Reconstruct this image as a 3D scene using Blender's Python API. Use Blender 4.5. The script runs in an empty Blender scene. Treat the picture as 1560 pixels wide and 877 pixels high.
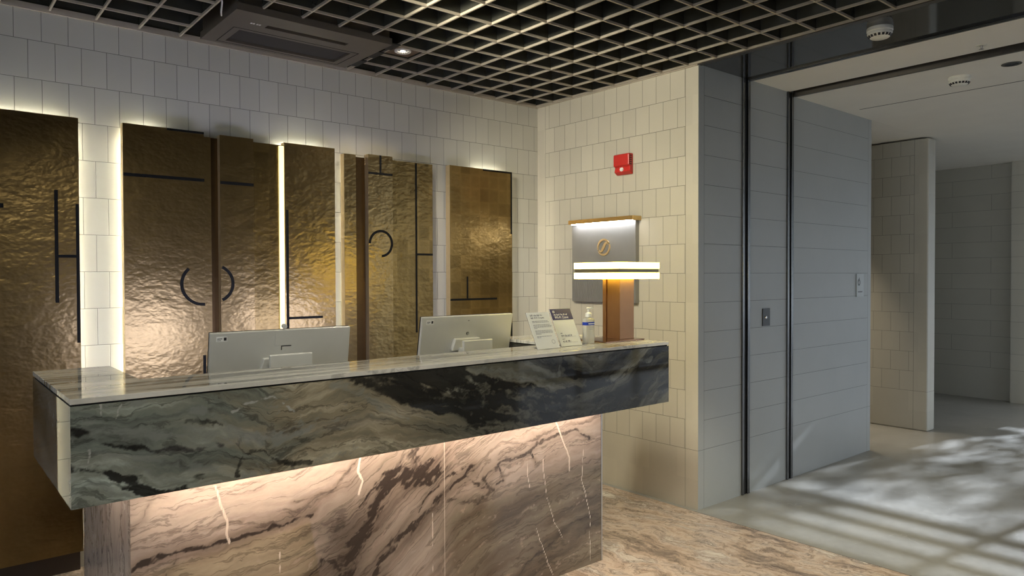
import bpy, bmesh, math, random
import numpy as np
from mathutils import Vector, Matrix
random.seed(7)
rng = np.random.default_rng(5)
SC = bpy.context.scene
COL = SC.collection
R = math.radians

# ------------------------------------------------------------------ camera, world, sun, exposure
cam_d = bpy.data.cameras.new('camera')
cam = bpy.data.objects.new('camera', cam_d)
COL.objects.link(cam)
cam_d.sensor_fit = 'HORIZONTAL'
cam_d.sensor_width = 36.0
cam_d.lens = 1098.5526 / 1560 * 36.0
cam_d.clip_start = 0.05
right = Vector((0.76741, -0.64114, -0.00315))
up = Vector((0.013128, 0.010801, 0.999855))
fwd = Vector((0.641018, 0.767344, -0.016705))
mw = Matrix((right, up, -fwd)).transposed().to_4x4()
mw.translation = Vector((0, 0, 1.42))
cam.matrix_world = mw
SC.camera = cam

SC.view_settings.view_transform = 'Standard'
SC.view_settings.look = 'None'
SC.view_settings.gamma = 1.0
SC.view_settings.use_curve_mapping = False
SC.view_settings.exposure = 0.4
SC.cycles.use_denoising = True
SC.cycles.max_bounces = 8
SC.cycles.diffuse_bounces = 5
SC.cycles.glossy_bounces = 5
SC.cycles.transmission_bounces = 6
SC.cycles.sample_clamp_indirect = 6.0
SC.cycles.caustics_reflective = False
SC.cycles.caustics_refractive = False

world = bpy.data.worlds.new('sky')
SC.world = world
world.use_nodes = True
wb = world.node_tree.nodes['Background']
wb.inputs[0].default_value = (0.78, 0.88, 1.0, 1)
wb.inputs[1].default_value = 1.7

SUN_EL, SUN_AZ = 24.0, 8.0
sun_d = bpy.data.lights.new('sun', 'SUN')
sun_d.energy = 9.5
sun_d.angle = R(0.75)
sun_d.color = (0.80, 0.88, 1.0)
sun = bpy.data.objects.new('sun', sun_d)
COL.objects.link(sun)
_d = Vector((-math.cos(R(SUN_EL)) * math.cos(R(SUN_AZ)), math.cos(R(SUN_EL)) * math.sin(R(SUN_AZ)), -math.sin(R(SUN_EL))))
sun.rotation_euler = _d.to_track_quat('-Z', 'Y').to_euler()      # low sun through the glazing at the corridor's far end

# light levels
P_DOWN = 26.0        # downlights over the desk, W
P_HALO = 19.0         # LED strips behind the gold panels (emission strength)
P_PLINTH = 30.0       # LED strip under the counter overhang
P_LAMP = 11.0         # table lamp bands
P_SCREEN = 4.5
P_SIGN = 34.0
P_PASS = 110.0        # warm downlight in the passage
P_SLIT = 1.0
FILL_SPOTS = [(1.25, 2.655, (3.64, 3.10, 1.75), 100.0, 78), (0.9, 2.655, (3.64, 3.15, 1.0), 66.0, 60), (1.5, 1.25, (1.75, 2.4, 1.0), 18.0, 70), (0.55, 0.75, (1.2, 2.2, 0.9), 48.0, 90), (2.75, 0.95, (3.15, 1.75, 0.0), 125.0, 58)]  # spotlights added out of view to fill the side wall, counter and floor
SLATS = (2.26, 2.385, 2.51, 2.62)
DAPPLE_TREES = [(13.6, -2.3, 4.35, 1.45, 190), (13.6, 2.25, 5.1, 1.45, 230), (15.6, -0.8, 4.55, 1.45, 170), (15.6, 2.4, 4.9, 1.45, 110), (15.6, -4.0, 4.9, 1.45, 110)]  # unseen trees, placed to break the sun into patches

# ------------------------------------------------------------------ main dimensions (metres)
WX = 3.642           # tiled side wall
YD = 2.612           # face of the doorway jamb
BY = 4.055           # back wall
ZC = 2.683           # bottom of the lattice ceiling
ZK = 2.662           # corridor ceiling
CT = 1.098           # counter top

# ------------------------------------------------------------------ node helper
class G:
    def __init__(self, name):
        self.m = bpy.data.materials.new(name)
        self.m.use_nodes = True
        self.t = self.m.node_tree
        self.b = self.t.nodes['Principled BSDF']
        self.out = self.t.nodes['Material Output']
    def put(self, sock, v):
        if isinstance(v, bpy.types.NodeSocket):
            self.t.links.new(v, sock)
        elif isinstance(v, (tuple, list)) and len(v) == 3 and sock.type == 'RGBA':
            sock.default_value = (*v, 1)
        else:
            sock.default_value = v
    def n(self, typ, ins=(), out=0, **props):
        nd = self.t.nodes.new('ShaderNode' + typ)
        for k, v in props.items():
            setattr(nd, k, v)
        for k, v in (ins.items() if isinstance(ins, dict) else enumerate(ins)):
            if v is not None:
                self.put(nd.inputs[k], v)
        return nd.outputs[out]
    def math(self, op, a, b=None, c=None, clamp=False):
        return self.n('Math', [a, b, c], operation=op, use_clamp=clamp)
    def vm(self, op, a, b=None, scale=None):
        nd = self.t.nodes.new('ShaderNodeVectorMath')
        nd.operation = op
        self.put(nd.inputs[0], a)
        if b is not None: self.put(nd.inputs[1], b)
        if scale is not None: self.put(nd.inputs['Scale'], scale)
        return nd.outputs[0]
    def mix(self, f, a, b, blend='MIX'):
        nd = self.t.nodes.new('ShaderNodeMix')
        nd.data_type = 'RGBA'; nd.blend_type = blend
        self.put(nd.inputs[0], f); self.put(nd.inputs[6], a); self.put(nd.inputs[7], b)
        return nd.outputs[2]
    def ramp(self, f, stops, interp='LINEAR'):
        nd = self.t.nodes.new('ShaderNodeValToRGB')
        nd.color_ramp.interpolation = interp
        el = nd.color_ramp.elements
        while len(el) < len(stops): el.new(0.5)
        for e, (p, c) in zip(el, stops):
            e.position = p
            e.color = (*c, 1) if len(c) == 3 else c
        self.put(nd.inputs[0], f)
        return nd.outputs[0]
    def smooth(self, x, a, b):
        return self.n('MapRange', [x, a, b, 0.0, 1.0], interpolation_type='SMOOTHSTEP', clamp=True)
    def noise(self, vec, scale, detail=4, rough=0.55, dist=0.0, out=0, lac=2.0):
        return self.n('TexNoise', {'Vector': vec, 'Scale': scale, 'Detail': detail, 'Roughness': rough, 'Distortion': dist, 'Lacunarity': lac}, out)
    def xyz(self, v):
        nd = self.t.nodes.new('ShaderNodeSeparateXYZ'); self.put(nd.inputs[0], v)
        return nd.outputs
    def comb(self, x, y, z):
        return self.n('CombineXYZ', [x, y, z])
    def pos(self):
        return self.n('NewGeometry', out=0)
    def obj(self):
        return self.n('TexCoord', out=3)
    def bump(self, h, strength=0.3, dist=0.01):
        return self.n('Bump', {'Strength': strength, 'Distance': dist, 'Height': h})
    def set(self, **kw):
        names = dict(color='Base Color', rough='Roughness', metal='Metallic', normal='Normal', coat='Coat Weight',
                     coat_rough='Coat Roughness', ior='IOR', trans='Transmission Weight', spec='Specular IOR Level',
                     emis='Emission Color', estr='Emission Strength', alpha='Alpha')
        for k, v in kw.items():
            self.put(self.b.inputs[names[k]], v)
        return self.m

def plain(name, color, rough=0.5, metal=0.0, var=0.06, scale=30.0, bump=0.0, **kw):
    """a procedural material: base colour with a little tonal noise and optional grain"""
    g = G(name)
    nz = g.noise(g.obj(), scale, 4)
    dark = tuple(c * (1 - var) for c in color); lite = tuple(min(1, c * (1 + var)) for c in color)
    g.set(color=g.ramp(nz, [(0.3, dark), (0.7, lite)]), rough=rough, metal=metal, **kw)
    if bump:
        g.set(normal=g.bump(g.noise(g.obj(), scale * 8, 3), bump, 0.002))
    return g.m

def glow(name, color, strength):
    g = G(name)
    g.set(color=(0.8, 0.8, 0.8), emis=color, estr=strength, rough=0.6)
    return g.m

# ------------------------------------------------------------------ mesh helpers
def new_mesh(name, verts, faces):
    me = bpy.data.meshes.new(name)
    me.from_pydata([tuple(v) for v in verts], [], [tuple(f) for f in faces])
    me.update()
    return me

class MB:
    """collects boxes, prisms, tubes and lathes into one mesh"""
    def __init__(self):
        self.v = []; self.f = []; self.mi = []
    def add(self, verts, faces, mi=0):
        k = len(self.v)
        self.v += [tuple(p) for p in verts]
        self.f += [tuple(i + k for i in f) for f in faces]
        self.mi += [mi] * len(faces)
        return self
    def box(self, lo, hi, mi=0):
        x0, y0, z0 = lo; x1, y1, z1 = hi
        return self.add([(x0,y0,z0),(x1,y0,z0),(x1,y1,z0),(x0,y1,z0),(x0,y0,z1),(x1,y0,z1),(x1,y1,z1),(x0,y1,z1)],
                        [(0,3,2,1),(4,5,6,7),(0,1,5,4),(1,2,6,5),(2,3,7,6),(3,0,4,7)], mi)
    def prism(self, pts, h0, h1, axis='z', mi=0):
        """extrude a polygon (list of 2D points, ccw) along an axis"""
        n = len(pts)
        def P(a, b, h):
            return {'z': (a, b, h), 'y': (a, h, b), 'x': (h, a, b)}[axis]
        vs = [P(a, b, h0) for a, b in pts] + [P(a, b, h1) for a, b in pts]
        fs = [tuple(range(n))[::-1], tuple(range(n, 2 * n))]
        fs += [(i, (i + 1) % n, n + (i + 1) % n, n + i) for i in range(n)]
        return self.add(vs, fs, mi)
    def lathe(self, prof, c=(0, 0, 0), n=32, axis='z', mi=0, caps=True):
        """revolve (radius, height) pairs"""
        vs = []; fs = []
        for r, h in prof:
            for i in range(n):
                a = 2 * math.pi * i / n
                p = (r * math.cos(a), r * math.sin(a), h)
                if axis == 'y': p = (p[0], p[2], p[1])
                if axis == 'x': p = (p[2], p[0], p[1])
                vs.append((c[0] + p[0], c[1] + p[1], c[2] + p[2]))
        for j in range(len(prof) - 1):
            for i in range(n):
                a = j * n + i; b = j * n + (i + 1) % n
                fs.append((a, b, b + n, a + n))
        if caps:
            fs.append(tuple(range(n))[::-1])
            fs.append(tuple(range((len(prof) - 1) * n, len(prof) * n)))
        return self.add(vs, fs, mi)
    def tube(self, pts, r, n=8, mi=0):
        pts = [Vector(p) for p in pts]
        vs = []; fs = []
        for k, p in enumerate(pts):
            d = (pts[min(k + 1, len(pts) - 1)] - pts[max(k - 1, 0)]).normalized()
            a = d.orthogonal().normalized() if k == 0 else (a - d * a.dot(d)).normalized()
            b = d.cross(a)
            for i in range(n):
                t = 2 * math.pi * i / n
                vs.append(p + a * (r * math.cos(t)) + b * (r * math.sin(t)))
        for k in range(len(pts) - 1):
            for i in range(n):
                q = k * n + i; w = k * n + (i + 1) % n
                fs.append((q, w, w + n, q + n))
        fs.append(tuple(range(n))[::-1]); fs.append(tuple(range((len(pts) - 1) * n, len(pts) * n)))
        return self.add(vs, fs, mi)
    def build(self, name, mats, parent=None, bevel=0.0, smooth=False, seg=2):
        me = new_mesh(name, self.v, self.f)
        bm = bmesh.new(); bm.from_mesh(me)
        bmesh.ops.recalc_face_normals(bm, faces=bm.faces)
        bm.to_mesh(me); bm.free()
        for i, p in enumerate(me.polygons):
            p.material_index = self.mi[i]
        for m in (mats if isinstance(mats, (list, tuple)) else [mats]):
            me.materials.append(m)
        o = bpy.data.objects.new(name, me)
        COL.objects.link(o)
        if parent is not None: o.parent = parent
        if bevel:
            b = o.modifiers.new('bevel', 'BEVEL'); b.width = bevel; b.segments = seg; b.limit_method = 'ANGLE'; b.angle_limit = R(40)
        if smooth:
            me.polygons.foreach_set('use_smooth', [True] * len(me.polygons))
            me.set_sharp_from_angle(angle=R(35))
        return o

def tag(o, label, cat, group=None):
    o['label'] = label; o['category'] = cat
    if group: o['group'] = group
    return o
def thing(name, label, cat, loc, rotz=0.0, group=None):
    o = bpy.data.objects.new(name, None)
    o.empty_display_size = 0.05
    COL.objects.link(o)
    o.location = loc; o.rotation_euler = (0, 0, rotz)
    return tag(o, label, cat, group)
def struct(o):
    o['kind'] = 'structure'
    return o
def spot(name, loc, energy, color=(1, 0.86, 0.68), size=100, blend=0.6, r=0.03, parent=None, target=None):
    d = bpy.data.lights.new(name, 'SPOT')
    d.energy = energy; d.color = color; d.spot_size = R(size); d.spot_blend = blend; d.shadow_soft_size = r
    o = bpy.data.objects.new(name, d); COL.objects.link(o)
    o.location = loc
    if parent is not None: o.parent = parent
    if target is not None:
        o.rotation_euler = (Vector(target) - Vector(loc)).to_track_quat('-Z', 'Y').to_euler()
    return o
def lettering(name, text, size, mat, M, parent=None, align='LEFT', depth=0.0004):
    """text as a thin mesh; M places its local xy plane"""
    cu = bpy.data.curves.new(name, 'FONT')
    cu.body = text; cu.size = size; cu.extrude = depth; cu.align_x = align; cu.resolution_u = 3
    t = bpy.data.objects.new(name + '_curve', cu); COL.objects.link(t)
    dg = bpy.context.evaluated_depsgraph_get()
    me = bpy.data.meshes.new_from_object(t.evaluated_get(dg))
    bpy.data.objects.remove(t)
    me.materials.clear(); me.materials.append(mat)
    me.name = name
    o = bpy.data.objects.new(name, me); COL.objects.link(o)
    if parent is not None: o.parent = parent
    o.matrix_local = M
    return o
def basis(origin, xa, ya):
    xa = Vector(xa).normalized(); ya = Vector(ya).normalized(); za = xa.cross(ya)
    m = Matrix((xa, ya, za)).transposed().to_4x4(); m.translation = Vector(origin)
    return m


# ------------------------------------------------------------------ materials
def tile_mat(name, axis, z0, h, w, s0, col, strips=(), flip=0, joints=True, rough=0.45, tint=0.05):
    """stone tiles in running bond: tall tiles above a plain base panel, solid strips at the corners"""
    g = G(name)
    p = g.xyz(g.pos())
    s = p[{'x': 0, 'y': 1}[axis]]; z = p[2]
    zr = g.math('DIVIDE', g.math('SUBTRACT', z, z0), h)
    row = g.math('FLOOR', zr)
    odd = g.math('MODULO', g.math('ADD', g.math('ABSOLUTE', row), float(flip)), 2.0)
    u = g.math('ADD', g.math('DIVIDE', g.math('SUBTRACT', s, s0), w), g.math('MULTIPLY', odd, 0.5))
    fu = g.math('FRACT', u); fz = g.math('FRACT', zr)
    gap = 0.0011
    def edge(f, size):
        d = g.math('MULTIPLY', g.math('MINIMUM', f, g.math('SUBTRACT', 1.0, f)), size)
        return g.math('SUBTRACT', 1.0, g.smooth(d, gap * 0.6, gap * 1.7))
    jv = edge(fu, w); jh = edge(fz, h)
    above = g.math('GREATER_THAN', zr, 0.0)
    jv = g.math('MULTIPLY', jv, above) if joints else 0.0
    jh = g.math('MULTIPLY', jh, g.math('GREATER_THAN', zr, -0.03))
    inst = 0.0
    for lo, hi in strips:
        ins = g.math('MULTIPLY', g.math('GREATER_THAN', s, lo), g.math('LESS_THAN', s, hi))
        inst = g.math('MAXIMUM', inst, ins)
        if joints: jv = g.math('MULTIPLY', jv, g.math('SUBTRACT', 1.0, ins))
        for e in (lo, hi):
            d = g.math('ABSOLUTE', g.math('SUBTRACT', s, e))
            line = g.math('SUBTRACT', 1.0, g.smooth(d, gap * 0.6, gap * 1.7))
            jv = g.math('MAXIMUM', jv, line)
        # the strip is cut into long pieces: a joint on every second row only
        jh = g.math('MULTIPLY', jh, g.math('SUBTRACT', 1.0, g.math('MULTIPLY', ins, g.math('GREATER_THAN', g.math('ABSOLUTE', g.math('SUBTRACT', z, z0)), 0.05))))
    j = g.math('MAXIMUM', jv, jh)
    cell = g.n('TexWhiteNoise', {'Vector': g.comb(g.math('FLOOR', u), row, 3.0)}, 0, noise_dimensions='3D')
    cloud = g.noise(g.pos(), 3.0, 5, 0.6)
    grain = g.noise(g.pos(), 420.0, 2, 0.6)
    tone = g.math('ADD', g.math('MULTIPLY', g.math('SUBTRACT', cell, 0.5), tint * 2),
                  g.math('ADD', g.math('MULTIPLY', g.math('SUBTRACT', cloud, 0.5), 0.14), g.math('MULTIPLY', g.math('SUBTRACT', grain, 0.5), 0.16)))
    val = g.math('ADD', 1.0, tone)
    c = g.vm('SCALE', col, scale=val)
    c = g.mix(g.math('MULTIPLY', j, 0.72), c, (0.03, 0.027, 0.024))
    hgt = g.math('ADD', g.math('MULTIPLY', j, -1.0), g.math('MULTIPLY', grain, 0.12))
    g.set(color=c, rough=rough, normal=g.bump(hgt, 0.5, 0.002))
    return g.m

STONE = (0.505, 0.488, 0.425)
M = {}
M['tile_back'] = tile_mat('stone_tile_back', 'x', 0.360, 0.1812, 0.1093, 0.384, STONE, flip=0)
M['tile_side'] = tile_mat('stone_tile_side', 'y', 0.359, 0.179, 0.1105, 2.71, (0.51, 0.468, 0.385), strips=((2.59, 2.705), (3.967, 4.08)))
M['tile_jamb_shaded'] = tile_mat('stone_tile_jamb_shaded', 'x', 0.359, 0.179, 1.24, 3.80, (0.40, 0.415, 0.405), joints=False, strips=((3.60, 3.70), (5.90, 5.99)), rough=0.42, tint=0.0)  # same stone as the side wall; its shade is painted in, darker and cooler
M['tile_fin'] = tile_mat('stone_tile_fin', 'y', 0.359, 0.179, 0.16, 2.66, STONE, strips=((2.55, 2.70),))
M['tile_far'] = tile_mat('stone_tile_far', 'y', 0.359, 0.179, 0.80, 2.0, STONE, tint=0.03)

def marble(name, ramp, lvl_k, streak=1.0, warp=0.12, rough=0.05, rot=0.0, axis_lvl='z', attrs=False,
           light=(0.45, 0.45, 0.42), dark=(0.012, 0.011, 0.010), white=(0.75, 0.68, 0.60), veins=0.5, brown=None, bump=0.0, lvl_scale=1.0):
    """polished veined marble; strata follow a level field bent by noise, with ragged dark bands and thin white veins"""
    g = G(name)
    P = g.obj()
    wv = g.vm('SUBTRACT', g.noise(P, 2.2, 6, 0.6, out=1), (0.5, 0.5, 0.5))
    wf = g.vm('SUBTRACT', g.noise(P, 9.0, 5, 0.6, out=1), (0.5, 0.5, 0.5))
    Q = g.vm('ADD', P, g.vm('ADD', g.vm('SCALE', wv, scale=warp), g.vm('SCALE', wf, scale=warp * 0.25)))
    q = g.xyz(Q)
    if attrs:
        L0 = g.n('Attribute', out=2, attribute_name='lvl')
        bend = g.math('ADD', g.math('MULTIPLY', g.xyz(wv)[2], warp), g.math('MULTIPLY', g.xyz(wf)[2], warp * 0.25))
        L = g.math('ADD', L0, bend)
        S = g.comb(g.math('MULTIPLY', q[0], streak), g.math('MULTIPLY', q[1], streak), g.math('MULTIPLY', L, lvl_k))
    else:
        if axis_lvl == 'z':
            S = g.comb(g.math('MULTIPLY', q[0], streak), g.math('MULTIPLY', q[1], streak), g.math('MULTIPLY', q[2], lvl_k))
        else:                                        # level field lies in the horizontal plane, turned by rot
            c, s = math.cos(rot), math.sin(rot)
            a = g.math('ADD', g.math('MULTIPLY', q[0], c), g.math('MULTIPLY', q[1], s))
            b = g.math('SUBTRACT', g.math('MULTIPLY', q[1], c), g.math('MULTIPLY', q[0], s))
            S = g.comb(g.math('MULTIPLY', a, streak), g.math('MULTIPLY', b, lvl_k), g.math('MULTIPLY', q[2], streak))
    big = g.noise(S, 0.55 * lvl_scale, 3, 0.5)
    fine = g.noise(S, 2.1 * lvl_scale, 8, 0.66, dist=0.35)
    f = g.math('ADD', g.math('MULTIPLY', big, 0.55), g.math('MULTIPLY', fine, 0.45))
    f = g.smooth(f, 0.30, 0.70)
    c = g.ramp(f, ramp)
    # hairline dark contour lines between the strata
    lines = g.math('ABSOLUTE', g.math('SUBTRACT', g.noise(S, 1.3 * lvl_scale, 6, 0.6, dist=0.5), 0.5))
    lines = g.math('SUBTRACT', 1.0, g.smooth(lines, 0.004, 0.022))
    c = g.mix(g.math('MULTIPLY', lines, veins), c, dark)
    if brown is not None:
        c = g.mix(g.math('MULTIPLY', g.smooth(g.noise(P, 1.6, 4), 0.42, 0.62), 0.6), c, brown, 'MULTIPLY')
    if attrs:
        rag = g.math('SUBTRACT', g.noise(P, 22.0, 7, 0.68), 0.5)
        rag2 = g.math('SUBTRACT', g.noise(S, 4.0, 6, 0.65), 0.5)
        def mask(att, a, b, k=1.0, k2=0.5):
            v = g.n('Attribute', out=2, attribute_name=att)
            w = g.math('ADD', v, g.math('MULTIPLY', g.math('ADD', g.math('MULTIPLY', rag, k), g.math('MULTIPLY', rag2, k2)), g.smooth(v, 0.02, 0.3)))
            return g.smooth(w, a, b)
        tone = g.n('Attribute', out=1, attribute_name='tone')
        c = g.mix(1.0, c, g.vm('SCALE', tone, scale=2.0), 'MULTIPLY')
        c = g.mix(g.math('MULTIPLY', mask('light', 0.2, 0.95, 0.5, 0.4), 0.75), c, light)
        c = g.mix(g.math('MULTIPLY', mask('dark', 0.25, 0.85, 0.5, 0.4), 0.94), c, dark)
        c = g.mix(g.math('MULTIPLY', mask('white', 0.3, 0.7, 0.3, 0.0), 0.85), c, white)
    wl = g.math('ABSOLUTE', g.math('SUBTRACT', g.noise(g.vm('ADD', P, g.vm('SCALE', wf, scale=0.3)), 1.9, 3, 0.5), 0.5))
    wl = g.math('MULTIPLY', g.math('SUBTRACT', 1.0, g.smooth(wl, 0.001, 0.006)), g.smooth(g.noise(P, 5.0, 3), 0.50, 0.62))
    c = g.mix(g.math('MULTIPLY', wl, 0.0 if attrs else 0.5), c, white)
    g.set(color=c, rough=rough, spec=0.6)
    if bump:
        g.set(normal=g.bump(fine, bump, 0.002))
    return g.m

RAMP_DARK = [(0.0, (0.014, 0.013, 0.012)), (0.25, (0.045, 0.044, 0.040)), (0.45, (0.105, 0.108, 0.098)), (0.62, (0.145, 0.142, 0.124)), (0.8, (0.23, 0.235, 0.215)), (1.0, (0.40, 0.41, 0.385))]
RAMP_PED = [(0.0, (0.20, 0.15, 0.125)), (0.2, (0.34, 0.265, 0.22)), (0.42, (0.47, 0.38, 0.32)), (0.6, (0.52, 0.43, 0.36)), (0.8, (0.44, 0.36, 0.305)), (1.0, (0.62, 0.54, 0.47))]
RAMP_TOP = [(0.0, (0.05, 0.05, 0.046)), (0.22, (0.20, 0.195, 0.18)), (0.42, (0.44, 0.425, 0.39)), (0.65, (0.58, 0.56, 0.51)), (1.0, (0.70, 0.675, 0.62))]
RAMP_FLOOR = [(0.0, (0.16, 0.115, 0.09)), (0.18, (0.30, 0.23, 0.18)), (0.36, (0.52, 0.39, 0.295)), (0.52, (0.63, 0.50, 0.395)), (0.66, (0.40, 0.32, 0.265)), (0.80, (0.62, 0.53, 0.44)), (1.0, (0.84, 0.79, 0.72))]
M['marble_block'] = marble('dark_grey_marble', RAMP_DARK, 7.0, 1.3, 0.14, 0.035, attrs=True, light=(0.21, 0.22, 0.20), white=(0.36, 0.36, 0.33), veins=0.45)
M['marble_side'] = marble('dark_grey_marble_side', RAMP_DARK, 7.0, 1.3, 0.14, 0.02)
M['marble_top'] = marble('grey_striped_marble_top', RAMP_TOP, 13.0, 0.9, 0.05, 0.025, axis_lvl='h', veins=0.35, lvl_scale=1.3)
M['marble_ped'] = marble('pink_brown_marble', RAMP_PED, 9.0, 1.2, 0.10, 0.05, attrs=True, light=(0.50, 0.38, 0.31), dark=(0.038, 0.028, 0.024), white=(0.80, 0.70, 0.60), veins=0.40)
M['marble_ped_side'] = marble('pink_brown_marble_side', RAMP_PED, 2.0, 6.0, 0.10, 0.03, dark=(0.055, 0.038, 0.032), veins=0.5)
M['marble_floor'] = marble('brown_marble_floor', RAMP_FLOOR, 4.0, 1.3, 0.28, 0.16, axis_lvl='h', rot=R(97), dark=(0.10, 0.07, 0.055), white=(0.78, 0.72, 0.65), veins=0.5, lvl_scale=2.2)

def concrete():
    g = G('grey_concrete_floor')
    P = g.pos()
    a = g.noise(P, 1.3, 6, 0.6); b = g.noise(P, 26.0, 5, 0.65)
    f = g.math('ADD', g.math('MULTIPLY', a, 0.7), g.math('MULTIPLY', b, 0.3))
    c = g.ramp(f, [(0.3, (0.21, 0.203, 0.182)), (0.7, (0.40, 0.39, 0.355))])
    # hairline cracks
    cr = g.math('ABSOLUTE', g.math('SUBTRACT', g.noise(P, 0.9, 5, 0.55), 0.5))
    cr = g.math('MULTIPLY', g.math('SUBTRACT', 1.0, g.smooth(cr, 0.0006, 0.0022)), g.smooth(g.noise(P, 2.3, 2), 0.52, 0.6))
    c = g.mix(g.math('MULTIPLY', cr, 0.4), c, (0.55, 0.54, 0.50))
    g.set(color=c, rough=g.n('MapRange', [b, 0.3, 0.7, 0.30, 0.42]), normal=g.bump(b, 0.08, 0.002))
    return g.m
M['concrete'] = concrete()

def gold(name, leaf=0.0, hammer=0.6, base=(0.36, 0.252, 0.110), rough=0.29):
    """gold leaf on a wooden slab: square leaves of slightly different tone over a hand-hammered surface"""
    g = G(name)
    P = g.pos(); p = g.xyz(P)
    sx, sz = 0.082, 0.092
    ux = g.math('DIVIDE', p[0], sx); uz = g.math('DIVIDE', p[2], sz)
    cell = g.n('TexWhiteNoise', {'Vector': g.comb(g.math('FLOOR', ux), g.math('FLOOR', uz), 1.0)}, 0, noise_dimensions='3D')
    def edge(u, size):
        f = g.math('FRACT', u)
        return g.math('MULTIPLY', g.math('MINIMUM', f, g.math('SUBTRACT', 1.0, f)), size)
    wob = g.math('MULTIPLY', g.math('SUBTRACT', g.noise(P, 60.0, 4), 0.5), 0.012)
    e = g.math('ADD', g.math('MINIMUM', edge(ux, sx), edge(uz, sz)), wob)
    rim = g.math('SUBTRACT', 1.0, g.smooth(e, 0.002, 0.016))
    cl = g.noise(P, 7.0, 6, 0.65); fine = g.noise(P, 55.0, 5, 0.7)
    Pz = g.vm('MULTIPLY', P, (1.0, 1.0, 1.5))
    wr = g.vm('ADD', Pz, g.vm('SCALE', g.vm('SUBTRACT', g.noise(Pz, 6.0, 1, out=1), (0.5, 0.5, 0.5)), scale=0.03))
    ham = g.noise(wr, 38.0, 1, 0.5)
    ham2 = g.noise(wr, 12.0, 1, 0.5)
    t = g.math('ADD', g.math('MULTIPLY', g.math('SUBTRACT', cell, 0.5), 0.25 + leaf * 0.5), g.math('MULTIPLY', g.math('SUBTRACT', cl, 0.5), 0.7))
    t = g.math('ADD', t, g.math('MULTIPLY', g.math('SUBTRACT', fine, 0.5), 0.25))
    t = g.math('ADD', t, g.math('MULTIPLY', rim, 0.30 * leaf if leaf > 0 else -0.05))
    v = g.math('ADD', 0.82, g.math('MULTIPLY', t, 0.55))
    c = g.vm('SCALE', base, scale=v)
    h = g.math('ADD', g.math('MULTIPLY', ham, 0.55), g.math('MULTIPLY', ham2, 0.9))
    h = g.math('ADD', h, g.math('MULTIPLY', rim, 0.015 if leaf > 0 else 0.0))
    g.set(color=c, metal=1.0, rough=rough, normal=g.bump(h, hammer, 0.010))
    return g.m
M['gold_hammered'] = gold('hammered_gold_leaf', -0.3, 0.27)
M['gold_leaf'] = gold('square_gold_leaf', 0.5, 0.3, base=(0.27, 0.185, 0.072), rough=0.32)
M['gold_edge'] = plain('pale_gold_edge', (0.60, 0.47, 0.28), 0.42, 0.6, 0.05)
M['groove'] = plain('dark_bronze_groove', (0.085, 0.05, 0.02), 0.35, 0.9)
M['inlay'] = plain('black_inlay', (0.004, 0.004, 0.004), 0.6, spec=0.2)
M['blade'] = plain('black_bronze_blade', (0.055, 0.055, 0.046), 0.18, 0.0, 0.2, 6.0)
M['blade_edge'] = plain('taupe_blade_edge', (0.40, 0.35, 0.28), 0.5, 0.0, 0.12, 8.0)
M['plenum'] = plain('dark_plenum', (0.012, 0.012, 0.011), 0.9)
M['trim_dark'] = plain('dark_bronze_trim', (0.09, 0.08, 0.07), 0.35, 0.6)
M['soffit_gloss'] = plain('glossy_dark_metal', (0.065, 0.063, 0.06), 0.07, 0.7, 0.03, 3.0)
M['white_paint'] = plain('warm_white_paint', (0.86, 0.83, 0.77), 0.75, 0.0, 0.02, 4.0)
M['steel'] = plain('brushed_steel', (0.55, 0.53, 0.50), 0.28, 1.0, 0.04, 50)
M['steel_dark'] = plain('dark_steel', (0.16, 0.16, 0.16), 0.25, 1.0, 0.02, 2)
M['black'] = plain('matt_black', (0.008, 0.008, 0.008), 0.6)
M['void'] = plain('dark_slot', (0.004, 0.004, 0.004), 0.9)
M['skirt'] = plain('dark_brown_skirting', (0.045, 0.03, 0.02), 0.4)
M['wall_paint'] = plain('grey_paint', (0.30, 0.29, 0.27), 0.8)

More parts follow.
